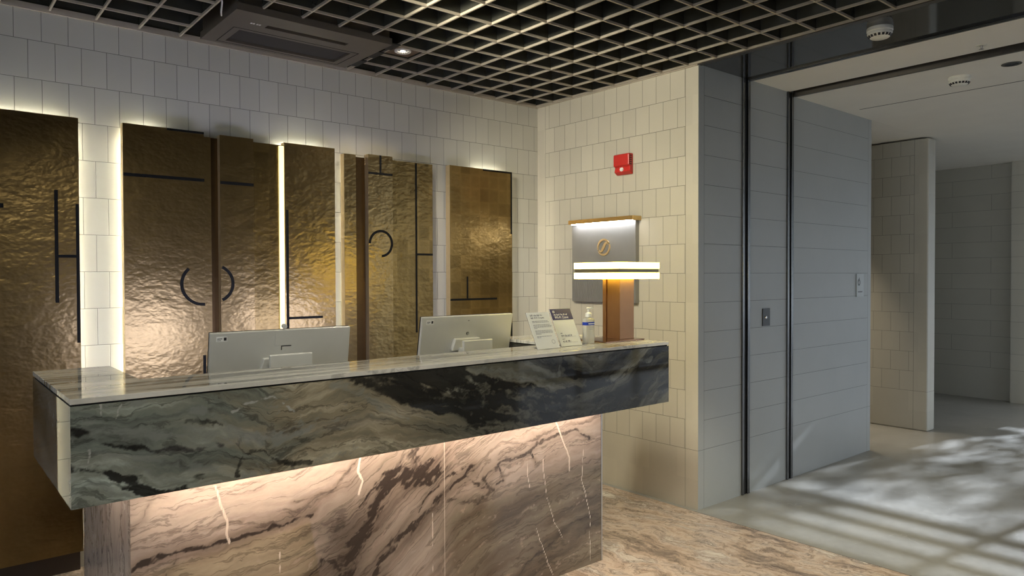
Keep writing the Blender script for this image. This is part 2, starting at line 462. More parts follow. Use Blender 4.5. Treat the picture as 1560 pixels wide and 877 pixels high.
# the veins of the two front slabs, in metres on the slab (x, z)
PED_LINES = {
    'V1': [(0.519, 0.508), (0.569, 0.529), (0.648, 0.54), (0.73, 0.537), (0.799, 0.536), (0.858, 0.537), (0.919, 0.541), (0.982, 0.554), (1.047, 0.562), (1.114, 0.564)],
    'V1b': [(1.047, 0.61), (1.114, 0.615), (1.183, 0.621), (1.227, 0.666), (1.285, 0.729)],
    'V1c': [(0.648, 0.54), (0.653, 0.507), (0.621, 0.475)],
    'V2': [(1.229, 0.314), (1.277, 0.403), (1.334, 0.478), (1.368, 0.56), (1.419, 0.625), (1.471, 0.642), (1.56, 0.63), (1.644, 0.623)],
    'V2b': [(1.534, 0.72), (1.542, 0.68), (1.551, 0.639)],
    'V2c': [(1.484, 0.602), (1.542, 0.595), (1.606, 0.587)],
    'V3': [(1.349, 0.274), (1.383, 0.332), (1.443, 0.378), (1.532, 0.418), (1.624, 0.469), (1.691, 0.519), (1.779, 0.567), (1.82, 0.592)],
    'V4': [(1.86, 0.444), (1.923, 0.481), (1.881, 0.548), (1.966, 0.575), (1.988, 0.596), (2.146, 0.614), (2.205, 0.657), (2.326, 0.666), (2.466, 0.674), (2.546, 0.635)],
    'V4b': [(1.682, 0.648), (1.76, 0.684), (1.841, 0.725)],
    'V4c': [(1.759, 0.522), (1.82, 0.551), (1.871, 0.517), (1.945, 0.486)],
    'V4d': [(1.7, 0.477), (1.819, 0.452), (1.902, 0.46)],
    'V4e': [(1.681, 0.585), (1.72, 0.594), (1.769, 0.568)],
    'V5': [(1.55, 0.469), (1.569, 0.512), (1.662, 0.556)],
    'V6': [(2.098, 0.081), (2.144, 0.121), (2.263, 0.154), (2.362, 0.203), (2.452, 0.229), (2.545, 0.232), (2.628, 0.219)],
    'V7': [(1.69, 0.367), (1.778, 0.395), (1.923, 0.397), (2.145, 0.403), (2.388, 0.391), (2.628, 0.382)],
    'V8': [(1.966, 0.583), (1.999, 0.518), (1.955, 0.509)],
    'V9': [(2.169, 0.601), (2.198, 0.561)],
    'V10': [(0.517, 0.597), (0.58, 0.599), (0.633, 0.615), (0.776, 0.588), (0.858, 0.588)],
    'V11': [(0.52, 0.641), (0.55, 0.667), (0.574, 0.713)],
    'V12': [(1.098, 0.347), (1.133, 0.384), (1.181, 0.365), (1.209, 0.318)],
    'W1': [(0.774, 0.728), (0.794, 0.656), (0.811, 0.599), (0.808, 0.557), (0.816, 0.525)],
    'W2': [(1.304, 0.733), (1.292, 0.681), (1.307, 0.644), (1.292, 0.593)],
    'W3': [(2.326, 0.735), (2.364, 0.643), (2.408, 0.553), (2.414, 0.487)],
    'W4': [(2.24, 0.572), (2.264, 0.388), (2.312, 0.26), (2.362, 0.175)],
    'W5': [(2.134, 0.598), (2.151, 0.455)],
    'W6': [(2.203, 0.258), (2.263, 0.091), (2.299, 0.018)],
    'W7': [(1.628, 0.452), (1.632, 0.198)],
    'W8': [(0.984, 0.453), (0.986, 0.377)],
    'W9': [(2.506, 0.612), (2.492, 0.427), (2.559, 0.243), (2.558, 0.015)],
    'BLOT': [(1.073, 0.496), (1.148, 0.504), (1.225, 0.513), (1.182, 0.444)],
}
BLK_LINES = {
    'D1': [(0.32, 0.908), (0.384, 0.892), (0.424, 0.88), (0.444, 0.858), (0.481, 0.852), (0.514, 0.831), (0.566, 0.817), (0.611, 0.813)],
    'D2': [(0.405, 0.964), (0.457, 0.952), (0.507, 0.946), (0.572, 0.939), (0.621, 0.926), (0.686, 0.924)],
    'D3': [(0.321, 1.034), (0.347, 1.022), (0.366, 1.012)],
    'D4': [(0.738, 0.819), (0.748, 0.847), (0.763, 0.884), (0.793, 0.895), (0.834, 0.886), (0.886, 0.849), (0.939, 0.824), (0.984, 0.812)],
    'D5': [(0.613, 1.004), (0.663, 0.993), (0.71, 0.977)],
    'D6': [(0.638, 0.846), (0.657, 0.833)],
    'L1': [(0.367, 1.032), (0.425, 1.02), (0.466, 0.996), (0.55, 0.975), (0.64, 0.962), (0.71, 0.967)],
    'L2': [(0.424, 0.925), (0.55, 0.909), (0.616, 0.889), (0.676, 0.859)],
    'L5': [(0.385, 0.954), (0.445, 0.913), (0.549, 0.862), (0.638, 0.822)],
    'L3': [(0.734, 0.964), (0.783, 0.927), (0.86, 0.91), (0.94, 0.903), (0.996, 0.906)],
    'L6': [(0.475, 1.077), (0.492, 1.071)],
    'L7': [(0.64, 1.025), (0.659, 1.023)],
    'L8': [(0.38, 0.866), (0.408, 0.847)],
    'L9': [(0.767, 0.818), (0.787, 0.81)],
    'W1': [(0.735, 1.003), (0.764, 1.02), (0.799, 1.036), (0.861, 1.044), (0.887, 1.031), (0.93, 0.999), (0.968, 0.974), (1.005, 0.99)],
    'W2': [(0.381, 0.955), (0.377, 0.915), (0.365, 0.878)],
    'W3': [(0.412, 1.08), (0.411, 1.04)],
    'W4': [(0.446, 1.079), (0.44, 1.032)],
    'K1': [(1.156, 1.066), (1.248, 1.029), (1.344, 0.985), (1.434, 0.948)],
    'K2': [(1.541, 1.079), (1.698, 1.028), (1.806, 0.985), (1.958, 0.95), (2.107, 0.919), (2.282, 0.927), (2.343, 0.931)],
    'K3': [(1.315, 1.047), (1.455, 1.025), (1.629, 0.943), (1.745, 0.874), (1.868, 0.839)],
    'K4': [(2.136, 1.069), (2.164, 1.016), (2.252, 0.977), (2.327, 0.97)],
    'K5': [(2.358, 0.924), (2.485, 0.977), (2.637, 1.031), (2.779, 1.079)],
    'K6': [(2.389, 1.029), (2.469, 1.066), (2.552, 1.088)],
    'K7': [(2.585, 0.89), (2.637, 0.952), (2.779, 1.021)],
    'K8': [(2.602, 0.855), (2.707, 0.889), (2.834, 0.888)],
    'K9': [(1.541, 1.097), (1.415, 1.089), (1.315, 1.081)],
    'K10': [(1.628, 0.87), (1.721, 0.821)],
    'S1': [(1.629, 1.076), (1.782, 1.044), (1.906, 1.004), (2.066, 0.959)],
    'S2': [(1.92, 1.066), (1.945, 1.03), (2.108, 1.011), (2.122, 1.065)],
    'S3': [(1.086, 1.065), (1.183, 1.011), (1.247, 0.975), (1.343, 0.925)],
    'S4': [(2.421, 0.961), (2.602, 1.023), (2.689, 1.039)],
    'S5': [(2.15, 0.874), (2.282, 0.89), (2.437, 0.889), (2.743, 0.828)],
    'S6': [(2.179, 1.076), (2.237, 1.041), (2.282, 1.016), (2.343, 1.064)],
}

# ------------------------------------------------------------------ the room
def slab(name, lo, hi, mat, bevel=0.0):
    return struct(MB().box(lo, hi).build(name, mat, bevel=bevel))

slab('floor_marble', (-3.3, -2.6, -0.1), (WX - 0.035, 4.2, 0.0), M['marble_floor'])
slab('floor_concrete', (WX - 0.033, -2.6, -0.1), (9.6, 5.6, 0.0), M['concrete'])
slab('wall_back', (-3.3, BY, 0.0), (WX + 0.2, BY + 0.2, 3.2), M['tile_back'])
# the warm side wall and the jamb are the two faces of one corner block
slab('wall_right', (WX, YD + 0.03, 0.0), (WX + 0.2, BY, 3.2), M['tile_side'])
slab('wall_right_return', (WX, YD + 0.0, 0.0), (WX + 0.03, YD + 0.03, ZC), M['tile_side'])
slab('wall_jamb', (WX + 0.0008, YD - 0.0008, 0.0), (5.955, YD + 0.4, ZC + 0.121), M['tile_jamb_shaded'])
slab('wall_jamb_inner', (4.2, YD + 0.4, 0.0), (5.955, 5.5, ZC), M['tile_fin'])
slab('wall_fin', (7.035, 2.58, 0.0), (7.2, 5.5, ZK - 0.012), M['tile_fin'], 0.012)
slab('wall_far', (9.43, 2.58, 0.0), (9.6, 5.5, ZK), M['tile_far'])
slab('wall_far_pier', (9.335, 2.05, 0.0), (9.6, 2.58, ZK), M['tile_far'])
slab('wall_passage', (3.85, 5.5, 0.0), (9.6, 5.6, ZK), M['tile_back'])
slab('wall_left', (-3.3, 2.2, 0.0), (-3.2, BY, 3.2), M['wall_paint'])
slab('wall_left_front', (-3.3, -2.6, 0.0), (-3.2, -1.8, 3.2), M['wall_paint'])
slab('wall_front', (-3.3, -2.7, 0.0), (5.9, -2.6, 3.2), M['wall_paint'])
# shop-front glazing bars and, at the corridor's far end, a window whose top slats stripe the concrete floor
win = MB()
for x in (5.95, 7.1, 8.3, 9.5):
    win.box((x - 0.03, -2.70, 0.0), (x + 0.03, -2.62, 2.66))
win.box((5.9, -2.70, 0.0), (9.6, -2.62, 0.06))
struct(win.build('window_1', M['trim_dark']))
win = MB()
for z in SLATS:
    win.box((9.44, -2.6, z - 0.033), (9.49, 2.05, z + 0.033))
for y in (-2.4, -0.9, 0.6, 2.0):
    win.box((9.44, y - 0.03, 0.0), (9.49, y + 0.03, 2.66))
struct(win.build('window_3', M['trim_dark']))
win = MB()
for y in (-1.8, -0.5, 0.85, 2.17):
    win.box((-3.28, y - 0.03, 0.0), (-3.22, y + 0.03, 3.0))
struct(win.build('window_2', M['trim_dark']))

# ceiling: open lattice of deep dark blades with pale lower edges, dark void above
X0, DX = WX - 0.0195 - 0.1935 * 35, 0.1935
Y0, DY = 3.8595 - 0.1985 * 32, 0.1985
xs = [X0 + DX * i for i in range(36)]
ys = [Y0 + DY * i for i in range(34)]
HB, TB = 0.17, 0.0072
lat = MB()
def hole(x, y):
    return 1.17 < x < 2.0 and 3.37 < y < 4.0
for x in xs:
    for j in range(len(ys) - 1):
        ya, yb = ys[j], ys[j + 1]
        if hole(x, (ya + yb) / 2): continue
        lat.box((x - TB / 2, ya, ZC + 0.012), (x + TB / 2, yb, ZC + HB), 0)
        lat.box((x - TB / 2 - 0.0008, ya, ZC), (x + TB / 2 + 0.0008, yb, ZC + 0.012), 1)
    if not hole(x, 3.95):
        lat.box((x - TB / 2, ys[-1], ZC + 0.002), (x + TB / 2, BY, ZC + HB), 0)
for y in ys:
    for i in range(len(xs) - 1):
        xa, xb = xs[i], xs[i + 1]
        if hole((xa + xb) / 2, y): continue
        lat.box((xa, y - TB / 2, ZC + 0.012), (xb, y + TB / 2, ZC + HB), 0)
        lat.box((xa, y - TB / 2 - 0.0008, ZC + 0.0003), (xb, y + TB / 2 + 0.0008, ZC + 0.012), 1)
struct(lat.build('ceiling', [M['blade'], M['blade_edge']]))
slab('ceiling_plenum', (-3.3, -2.7, 3.2), (WX + 0.45, BY + 0.2, 3.3), M['plenum'])
# edge trims of the lattice
t = MB().box((-3.2, BY - 0.010, ZC - 0.010), (WX, BY, ZC + 0.02)).box((WX - 0.010, YD, ZC - 0.006), (WX, BY - 0.010, ZC + 0.02))
struct(t.build('trim_1', M['blade_edge']))
t = MB().box((WX - 0.012, -2.6, ZC - 0.004), (WX + 0.03, YD - 0.001, ZC + 0.22))
struct(t.build('trim_2', M['trim_dark']))
# glossy dark soffit over the opening, white soffit, recessed track, corridor ceiling
slab('ceiling_soffit', (WX + 0.031, -2.6, ZC), (4.155, YD - 0.001, ZC + 0.12), M['soffit_gloss'])
slab('ceiling_soffit_white', (4.20, -2.6, ZC), (4.672, YD - 0.001, ZC + 0.12), M['white_paint'])
t = MB().box((4.157, -2.6, ZC - 0.010), (4.166, YD - 0.001, ZC + 0.05)).box((4.176, -2.6, ZC - 0.010), (4.198, YD - 0.001, ZC + 0.05)).box((4.166, -2.6, ZC + 0.03), (4.176, YD - 0.001, ZC + 0.05))
struct(t.build('trim_3', M['steel_dark']))
t = MB().box((4.674, -2.6, ZC + 0.07), (4.765, YD - 0.001, ZC + 0.12), 0).box((4.74, -2.6, ZK - 0.002), (4.765, YD - 0.001, ZC + 0.07), 1)
struct(t.build('trim_4', [M['void'], M['trim_dark']]))
slab('ceiling_corridor', (4.767, -2.6, ZK), (9.6, YD - 0.001, ZC + 0.12), M['white_paint'])
slab('ceiling_passage', (5.956, YD, ZK), (9.6, 5.6, ZC + 0.12), M['white_paint'])
# vertical door tracks let into the jamb wall
for k, (xa, xb) in enumerate(((4.103, 4.186), (4.655, 4.728))):
    e = YD - 0.0008
    t = MB()
    t.box((xa, e - 0.012, 0.0), (xa + 0.020, e, ZC), 0).box((xb - 0.026, e - 0.012, 0.0), (xb, e, ZC), 0)
    t.box((xa + 0.020, e - 0.003, 0.0), (xb - 0.026, e, ZC), 1)
    struct(t.build('trim_%d' % (5 + k), [M['steel_dark'], M['void']], bevel=0.0015))
# low skirting under the gold panels, steel corner bead, linear slot in the corridor ceiling
slab('baseboard_back', (-3.2, BY - 0.03, 0.0), (0.62, BY, 0.10), M['skirt'])
slab('trim_7', (5.495, -2.6, ZK - 0.0012), (5.503, 2.50, ZK + 0.001), M['void'])
slab('trim_8', (WX - 0.034, -2.6, -0.002), (WX - 0.0325, YD, 0.0006), M['trim_dark'])

# ------------------------------------------------------------------ unseen trees added outside the far glazing to dapple the sunlight
def dapple_tree(x, y, h, r, n, label):
    t = thing('tree', label, 'tree', (x, y, -0.02), R(90), group='added trees outside the far glazing')
    tr = MB().tube([(0, 0, 0), (0.03, 0.02, h * 0.4), (-0.04, 0, h * 0.75), (0.02, 0.03, h)], 0.06, 8)
    for a in range(9):
        an = a * 0.7; z = h * (0.35 + 0.06 * a)
        tr.tube([(0, 0, z), (0.5 * r * math.cos(an), 0.3 * r * math.sin(an), z + 0.25), (r * math.cos(an), 0.5 * r * math.sin(an), z + 0.4)], 0.02, 6)
    tr.build('trunk', M['skirt'], t)
    lf = MB()
    for c in range(n):
        a = random.uniform(0, 6.283); q = math.sqrt(random.random()) * r
        cx, cy, cz = q * math.cos(a), 0.35 * q * math.sin(a), random.uniform(0.25, 1.05) * h
        rr = random.uniform(0.06, 0.17)
        for k in range(int(16 + rr * 60)):
            p = Vector((random.gauss(0, rr), random.gauss(0, rr), random.gauss(0, rr * 0.7))) + Vector((cx, cy, cz))
            u = Vector((random.gauss(0, 1), random.gauss(0, 1), random.gauss(0, .6))).normalized()
            v = u.orthogonal().normalized(); l = random.uniform(0.08, 0.14); wd = l * 0.42
            lf.add([p, p + u * l * .5 + v * wd, p + u * l, p + u * l * .5 - v * wd], [(0, 1, 2, 3)])
    o = lf.build('foliage', M['leaf'], t)
M['asphalt'] = plain('dark_asphalt', (0.02, 0.021, 0.021), 0.9)
M['leaf'] = plain('green_leaf', (0.05, 0.10, 0.03), 0.6)
for tx, ty, th, tr_, tn in DAPPLE_TREES:
    dapple_tree(tx, ty, th, tr_, tn, 'leafy tree added outside the far glazing to dapple the sun')
slab('floor_pavement', (-8, -14, -0.1), (9.6, -2.72, -0.02), M['asphalt'])
slab('floor_pavement_side', (9.61, -14, -0.1), (22, 10, -0.02), M['asphalt'])

# ------------------------------------------------------------------ reception counter
def seg_dist(px, pz, pts):
    d = np.full(px.shape, 9.0)
    for (x0, z0), (x1, z1) in zip(pts[:-1], pts[1:]):
        dx, dz = x1 - x0, z1 - z0
        t = np.clip(((px - x0) * dx + (pz - z0) * dz) / max(dx * dx + dz * dz, 1e-9), 0, 1)
        d = np.minimum(d, np.hypot(px - x0 - t * dx, pz - z0 - t * dz))
    return d

def veined_panel(name, x0, x1, z0, z1, y, thick, step, field, mat, parent, org):
    """a slab whose front is a fine grid that carries the marble's own vein map"""
    nx = int(round((x1 - x0) / step)) + 1; nz = int(round((z1 - z0) / step)) + 1
    gx, gz = np.meshgrid(np.linspace(x0, x1, nx), np.linspace(z0, z1, nz))
    gx = gx.ravel(); gz = gz.ravel()
    V = [(a - org[0], y - org[1], b - org[2]) for a, b in zip(gx, gz)]
    F = [(j * nx + i, j * nx + i + 1, (j + 1) * nx + i + 1, (j + 1) * nx + i) for j in range(nz - 1) for i in range(nx - 1)]
    k = len(V)
    V += [(a - org[0], y + thick - org[1], b - org[2]) for a, b in ((x0, z0), (x1, z0), (x1, z1), (x0, z1))]
    c00, c10, c11, c01 = 0, nx - 1, nx * nz - 1, (nz - 1) * nx
    F += [(k + 1, k, k + 3, k + 2),
          tuple(list(range(c10, c00 - 1, -1)) + [k, k + 1]), tuple(list(range(c01, c11 + 1)) + [k + 2, k + 3]),
          tuple(list(range(c00, c01 + 1, nx)) + [k + 3, k]), tuple(list(range(c11, c10 - 1, -nx)) + [k + 1, k + 2])]
    me = new_mesh(name, V, F)
    ax = np.concatenate([gx, [x0, x1, x1, x0]]); az = np.concatenate([gz, [z0, z0, z1, z1]])
    for att, val in field(ax, az).items():
        if val.ndim == 1:
            a = me.attributes.new(att, 'FLOAT', 'POINT'); a.data.foreach_set('value', val.astype(np.float32))
        else:
            a = me.attributes.new(att, 'FLOAT_VECTOR', 'POINT'); a.data.foreach_set('vector', val.astype(np.float32).ravel())
    me.materials.append(mat)
    o = bpy.data.objects.new(name, me); COL.objects.link(o); o.parent = parent
    return o

def vnoise(x, z, f, seed):
    """smooth value noise in about -0.5..0.5"""
    r = np.random.default_rng(seed).random((256, 256)) - 0.5
    u = x * f + 37.2; v = z * f + 11.7
    i = np.floor(u).astype(int); j = np.floor(v).astype(int)
    fu = u - i; fv = v - j
    fu = fu * fu * (3 - 2 * fu); fv = fv * fv * (3 - 2 * fv)
    i &= 255; j &= 255; i1 = (i + 1) & 255; j1 = (j + 1) & 255
    return (r[i, j] * (1 - fu) + r[i1, j] * fu) * (1 - fv) + (r[i, j1] * (1 - fu) + r[i1, j1] * fu) * fv
def fbm(x, z, f, seed, octs=5, gain=0.55):
    t = np.zeros_like(x); a = 1.0
    for k in range(octs):
        t += a * vnoise(x, z, f * 2.03 ** k, seed + k); a *= gain
    return t
def soft(d, w):
    return np.clip(1.0 - d / w, 0, 1)
def band(d, w, n, k=1.0):
    return np.clip(1.25 - d / w + n * k, 0, 1)
def halo(d, w):
    return np.exp(-(d / w) ** 2)

def block_field(x, z):
    L = BLK_LINES
    wx = x + 0.035 * fbm(x, z, 5, 10) + 0.010 * fbm(x, z, 30, 20)
    wz = z + 0.028 * fbm(x, z, 5, 30) + 0.008 * fbm(x, z, 30, 40)
    xs_ = [0.3, 0.7, 0.85, 1.2, 1.5, 1.6, 2.1, 2.35, 2.6, 2.85]
    h = np.interp(x, xs_, [0, -0.04, -0.10, -0.06, -0.14, -0.17, -0.30, -0.33, -0.22, -0.06])
    lvl = wz - h
    lvl = lvl + 0.16 * np.exp(-((x - 0.98) / 0.22) ** 2) * np.hypot(wx - 1.02, wz - 0.80)
    an = fbm(wx * 0.5, lvl * 3.5, 8, 50, 5, 0.65)          # ragged along the strata
    an2 = fbm(wx, lvl * 2.0, 30, 60, 4, 0.65)
    n = an * 0.9 + an2 * 0.7
    dark = np.zeros_like(x); light = np.zeros_like(x); white = np.zeros_like(x)
    for k, (w, amp) in dict(D1=(.017, 1.0), D2=(.011, .8), D3=(.014, .8), D4=(.008, .7), D5=(.007, .6), D6=(.010, .7), K1=(.022, .8), K2=(.030, 1), K3=(.05, .7),
                            K4=(.020, .95), K5=(.022, 1), K6=(.013, .9), K7=(.018, .9), K8=(.016, .8), K9=(.02, .8), K10=(.03, .7)).items():
        dark = np.maximum(dark, band(seg_dist(wx, wz, L[k]), w, n, 1.2) * amp)
    left = np.clip((wz - (0.93 - 0.42 * (wx - 1.30))) / 0.08 + an, 0, 1)
    under = np.interp(wx, [1.2, 1.55, 1.8, 1.96, 2.11, 2.3, 2.85], [1.2, 1.08, 0.985, 0.95, 0.92, 0.93, 0.93])
    fm = np.clip(1.2 - np.abs((wx - 1.70) / 0.60) ** 2.6, 0, 1) * left * np.clip((under + 0.02 - wz) / 0.03, 0, 1)
    cloud = np.clip(halo(np.hypot((wx - 1.62) / 1.6, wz - 0.96), 0.06) + 0.7 * halo(np.hypot((wx - 1.85) / 2.0, wz - 0.84), 0.07), 0, 1)
    dark = np.maximum(dark, fm * np.clip(0.95 - 0.55 * cloud + n * 0.9, 0, 1))
    for k, (w, amp) in dict(L1=(.026, .8), L2=(.014, .75), L5=(.012, .6), L3=(.016, .85), L6=(.014, .8), L7=(.013, 1), L8=(.018, .7), L9=(.013, .8)).items():
        light = np.maximum(light, np.clip(1.1 - seg_dist(wx, wz, L[k]) / w / 1.6 + n * 1.1, 0, 1) * amp)
    light = np.maximum(light, np.clip((an2 + an * 0.6 - 0.38) * 5, 0, 1) * 0.7 * np.interp(x, [0.3, 1.2, 1.5, 2.85], [1, .8, .3, .3]))
    light = light * (1 - np.clip(dark * 1.3, 0, 1))
    for k, (w, amp) in dict(S1=(.013, .55), S2=(.010, .6), S3=(.014, .6), S4=(.012, .55), S5=(.010, .35), S6=(.009, .6)).items():
        st = np.clip(1.15 - seg_dist(wx, wz, L[k]) / w / 1.5 + n * 1.3, 0, 1) * amp
        light = np.maximum(light, st); dark = dark * (1 - np.clip(st * 1.5, 0, 1))
    for k, w in dict(W1=.0035, W2=.0025, W3=.002, W4=.002).items():
        white = np.maximum(white, soft(seg_dist(wx, wz, L[k]), w * 2.4) * (0.75 + an2))
    t = np.interp(x + 0.25 * an, [0.3, 0.65, 0.95, 1.3, 1.6, 2.85], [0, 0.15, 1, 1, 0.5, 0.6])
    grn = np.array([0.50, 0.545, 0.52]); brn = np.array([0.60, 0.52, 0.405])
    tone = grn[None] * (1 - t[:, None]) + brn[None] * t[:, None]
    tone = tone * np.interp(x, [0.3, 1.3, 1.7, 2.85], [1.40, 1.40, 0.75, 0.65])[:, None]
    return dict(lvl=lvl, dark=dark, light=light, white=white, tone=tone)

def ped_field(x, z):
    L = PED_LINES
    wx = x + 0.030 * fbm(x, z, 5, 110) + 0.010 * fbm(x, z, 28, 120)
    wz = z + 0.024 * fbm(x, z, 5, 130) + 0.009 * fbm(x, z, 28, 140)
    h = np.interp(x, [0.5, 1.05, 1.25, 1.75, 2.0, 2.65], [0, 0.03, 0.10, 0.48, 0.58, 0.66])
    lvl = wz - h
    an = fbm(wx * 0.5, lvl * 3.0, 9, 150, 5, 0.65)
    an2 = fbm(wx, lvl * 2.2, 34, 160, 4, 0.65)
    n = an * 0.8 + an2 * 0.9
    dark = np.zeros_like(x); white = np.zeros_like(x); sh = np.zeros_like(x)
    W = dict(V1=(.009, .9), V1b=(.006, .55), V1c=(.006, .6), V2=(.046, 1), V2b=(.045, .7), V2c=(.026, 1), V3=(.021, 1), V4=(.009, .7), V4b=(.005, .6), V4c=(.009, .7), V4d=(.008, .6),
             V4e=(.012, .85), V5=(.008, .9), V6=(.006, .75), V7=(.010, .4), V8=(.005, .8), V9=(.005, .8), V10=(.003, .5), V11=(.004, .5), V12=(.010, .8), BLOT=(.030, .5))
    for k, (w, amp) in W.items():
        d = seg_dist(wx, wz, L[k])
        dark = np.maximum(dark, band(d, w, n, 1.1) * amp)
        sh = np.maximum(sh, halo(d, w * 3.2) * amp)
    for k in ('W1', 'W2', 'W3', 'W4', 'W5', 'W6', 'W7', 'W8', 'W9'):
        white = np.maximum(white, soft(seg_dist(0.6 * x + 0.4 * wx, z, L[k]), .0075 if k in ('W1', 'W2', 'W3') else .0042))
    white = np.maximum(white, soft(np.abs(x - 1.688), .006) * 0.75)
    light = np.clip((an2 + 0.5 * an - 0.36) * 5, 0, 1) * 0.55 * (1 - np.clip(dark * 1.5, 0, 1))
    tone = np.full((len(x), 3), 0.5) * (1 + 0.25 * an[:, None])
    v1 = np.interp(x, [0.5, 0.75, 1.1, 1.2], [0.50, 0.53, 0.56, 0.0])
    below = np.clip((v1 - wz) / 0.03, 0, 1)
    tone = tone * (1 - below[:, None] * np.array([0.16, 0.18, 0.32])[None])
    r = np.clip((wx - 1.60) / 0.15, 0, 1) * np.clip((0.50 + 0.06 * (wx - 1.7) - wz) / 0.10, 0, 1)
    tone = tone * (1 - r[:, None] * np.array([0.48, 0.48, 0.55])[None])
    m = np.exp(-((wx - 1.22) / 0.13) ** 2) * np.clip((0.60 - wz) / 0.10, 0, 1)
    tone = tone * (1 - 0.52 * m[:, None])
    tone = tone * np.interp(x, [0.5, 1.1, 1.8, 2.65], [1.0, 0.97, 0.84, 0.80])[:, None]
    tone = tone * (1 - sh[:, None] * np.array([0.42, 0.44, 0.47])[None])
    return dict(lvl=lvl, dark=dark, light=light, white=white, tone=tone)

CX0, CX1, CY0, CY1 = 0.320, 2.833, 2.202, 2.950      # counter footprint
RX0, RX1, RY = 0.555, 2.352, 2.500                    # inner edge of the U
org = (1.5765, 2.6, 0.0)
counter = thing('reception_counter', 'long veined marble reception counter with an overhanging dark top box on a pinkish marble plinth', 'reception counter', org)
def loc(p): return tuple(a - b for a, b in zip(p, org))
def cbox(mb, lo, hi, mi=0): return mb.box(loc(lo), loc(hi), mi)
# top slab, one U-shaped piece
U = [(CX0, CY0), (CX1, CY0), (CX1, CY1), (RX1, CY1), (RX1, RY), (RX0, RY), (RX0, CY1), (CX0, CY1)]
top = MB().prism([(a - org[0], b - org[1]) for a, b in U], 1.083, CT).build('countertop', M['marble_top'], counter, bevel=0.0012)
top['label'] = 'grey striped marble counter top'
front = veined_panel('front_panel', CX0, CX1, 0.805, 1.078, CY0, 0.03, 0.0045, block_field, M['marble_block'], counter, org)
front['label'] = 'dark grey and black veined marble front'
mb = MB(); cbox(mb, (CX0, CY0 + 0.0301, 0.805), (CX0 + 0.03, CY1, 1.078)); mb.build('side_panel', M['marble_side'], counter)
mb = MB(); cbox(mb, (CX1 - 0.03, CY0 + 0.0301, 0.805), (CX1, CY1, 1.078)); mb.build('side_panel', M['marble_side'], counter)
mb = MB()
cbox(mb, (RX0 - 0.03, RY - 0.03, 0.8), (RX0, CY1, 1.078)); cbox(mb, (RX1, RY - 0.03, 0.8), (RX1 + 0.03, CY1, 1.078))
cbox(mb, (RX0, RY - 0.03, 0.8), (RX1, RY, 1.078)); cbox(mb, (CX0 + 0.03, CY1 - 0.02, 0.805), (RX0 - 0.03, CY1, 1.078)); cbox(mb, (RX1 + 0.03, CY1 - 0.02, 0.805), (CX1 - 0.03, CY1, 1.078))
mb.build('inner_panel', M['marble_side'], counter)
mb = MB()
ins = 0.006
cbox(mb, (CX0 + ins, CY0 + ins, 1.076), (CX1 - ins, RY - 0.01, 1.083)); cbox(mb, (CX0 + ins, RY - 0.01, 1.076), (RX0 - ins, CY1 - ins, 1.083)); cbox(mb, (RX1 + ins, RY - 0.01, 1.076), (CX1 - ins, CY1 - ins, 1.083))
mb.build('shadow_gap', M['void'], counter)
mb = MB(); cbox(mb, (CX0 + 0.03, CY0 + 0.03, 0.806), (CX1 - 0.03, 2.462, 0.812)); cbox(mb, (CX0 + 0.03, 2.462, 0.806), (0.514, CY1 - 0.02, 0.812)); cbox(mb, (2.637, 2.462, 0.806), (CX1 - 0.03, CY1 - 0.02, 0.812))
mb.build('soffit_board', M['white_paint'], counter)
PX0, PX1, PY0, PY1 = 0.514, 2.637, 2.462, 3.255
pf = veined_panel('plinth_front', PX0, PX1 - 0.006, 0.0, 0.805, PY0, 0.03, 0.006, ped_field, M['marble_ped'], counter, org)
pf['label'] = 'pinkish brown marble plinth front with dark swirling veins'
mb = MB(); cbox(mb, (PX0, PY0 + 0.0301, 0.0), (PX0 + 0.03, PY1, 0.78)); mb.build('plinth_side', M['marble_ped_side'], counter)
mb = MB(); cbox(mb, (PX1 - 0.03, PY0 + 0.0301, 0.0), (PX1, PY1, 0.78)); mb.build('plinth_side', M['marble_ped_side'], counter)
mb = MB(); cbox(mb, (PX1 - 0.0055, PY0 - 0.0015, 0.0), (PX1 + 0.0015, PY0 + 0.030, 0.80)); o = mb.build('corner_bead', M['steel'], counter); o['label'] = 'thin steel corner bead'
mb = MB(); cbox(mb, (RX0, RY, 0.775), (RX1, PY1, 0.80)); mb.build('work_surface', M['white_paint'], counter)
for x_ in (PX0 + 0.03, PX1 - 0.06):
    mb = MB(); cbox(mb, (x_, PY1 - 0.25, 0.0), (x_ + 0.03, PY1 - 0.2, 0.775)); mb.build('desk_leg', M['black'], counter)
# warm LED line under the overhang (front) and under the ends
mb = MB(); cbox(mb, (PX0 + 0.05, PY0 - 0.125, 0.796), (PX1 - 0.05, PY0 - 0.105, 0.8055)); mb.build('led_strip', glow('warm_plinth_led', (1.0, 0.82, 0.66), P_PLINTH), counter)
mb = MB(); cbox(mb, (PX0 - 0.055, PY0 + 0.05, 0.796), (PX0 - 0.035, CY1 - 0.1, 0.8055)); mb.build('led_strip', glow('warm_plinth_led_side', (1.0, 0.82, 0.66), P_PLINTH * 0.6), counter)

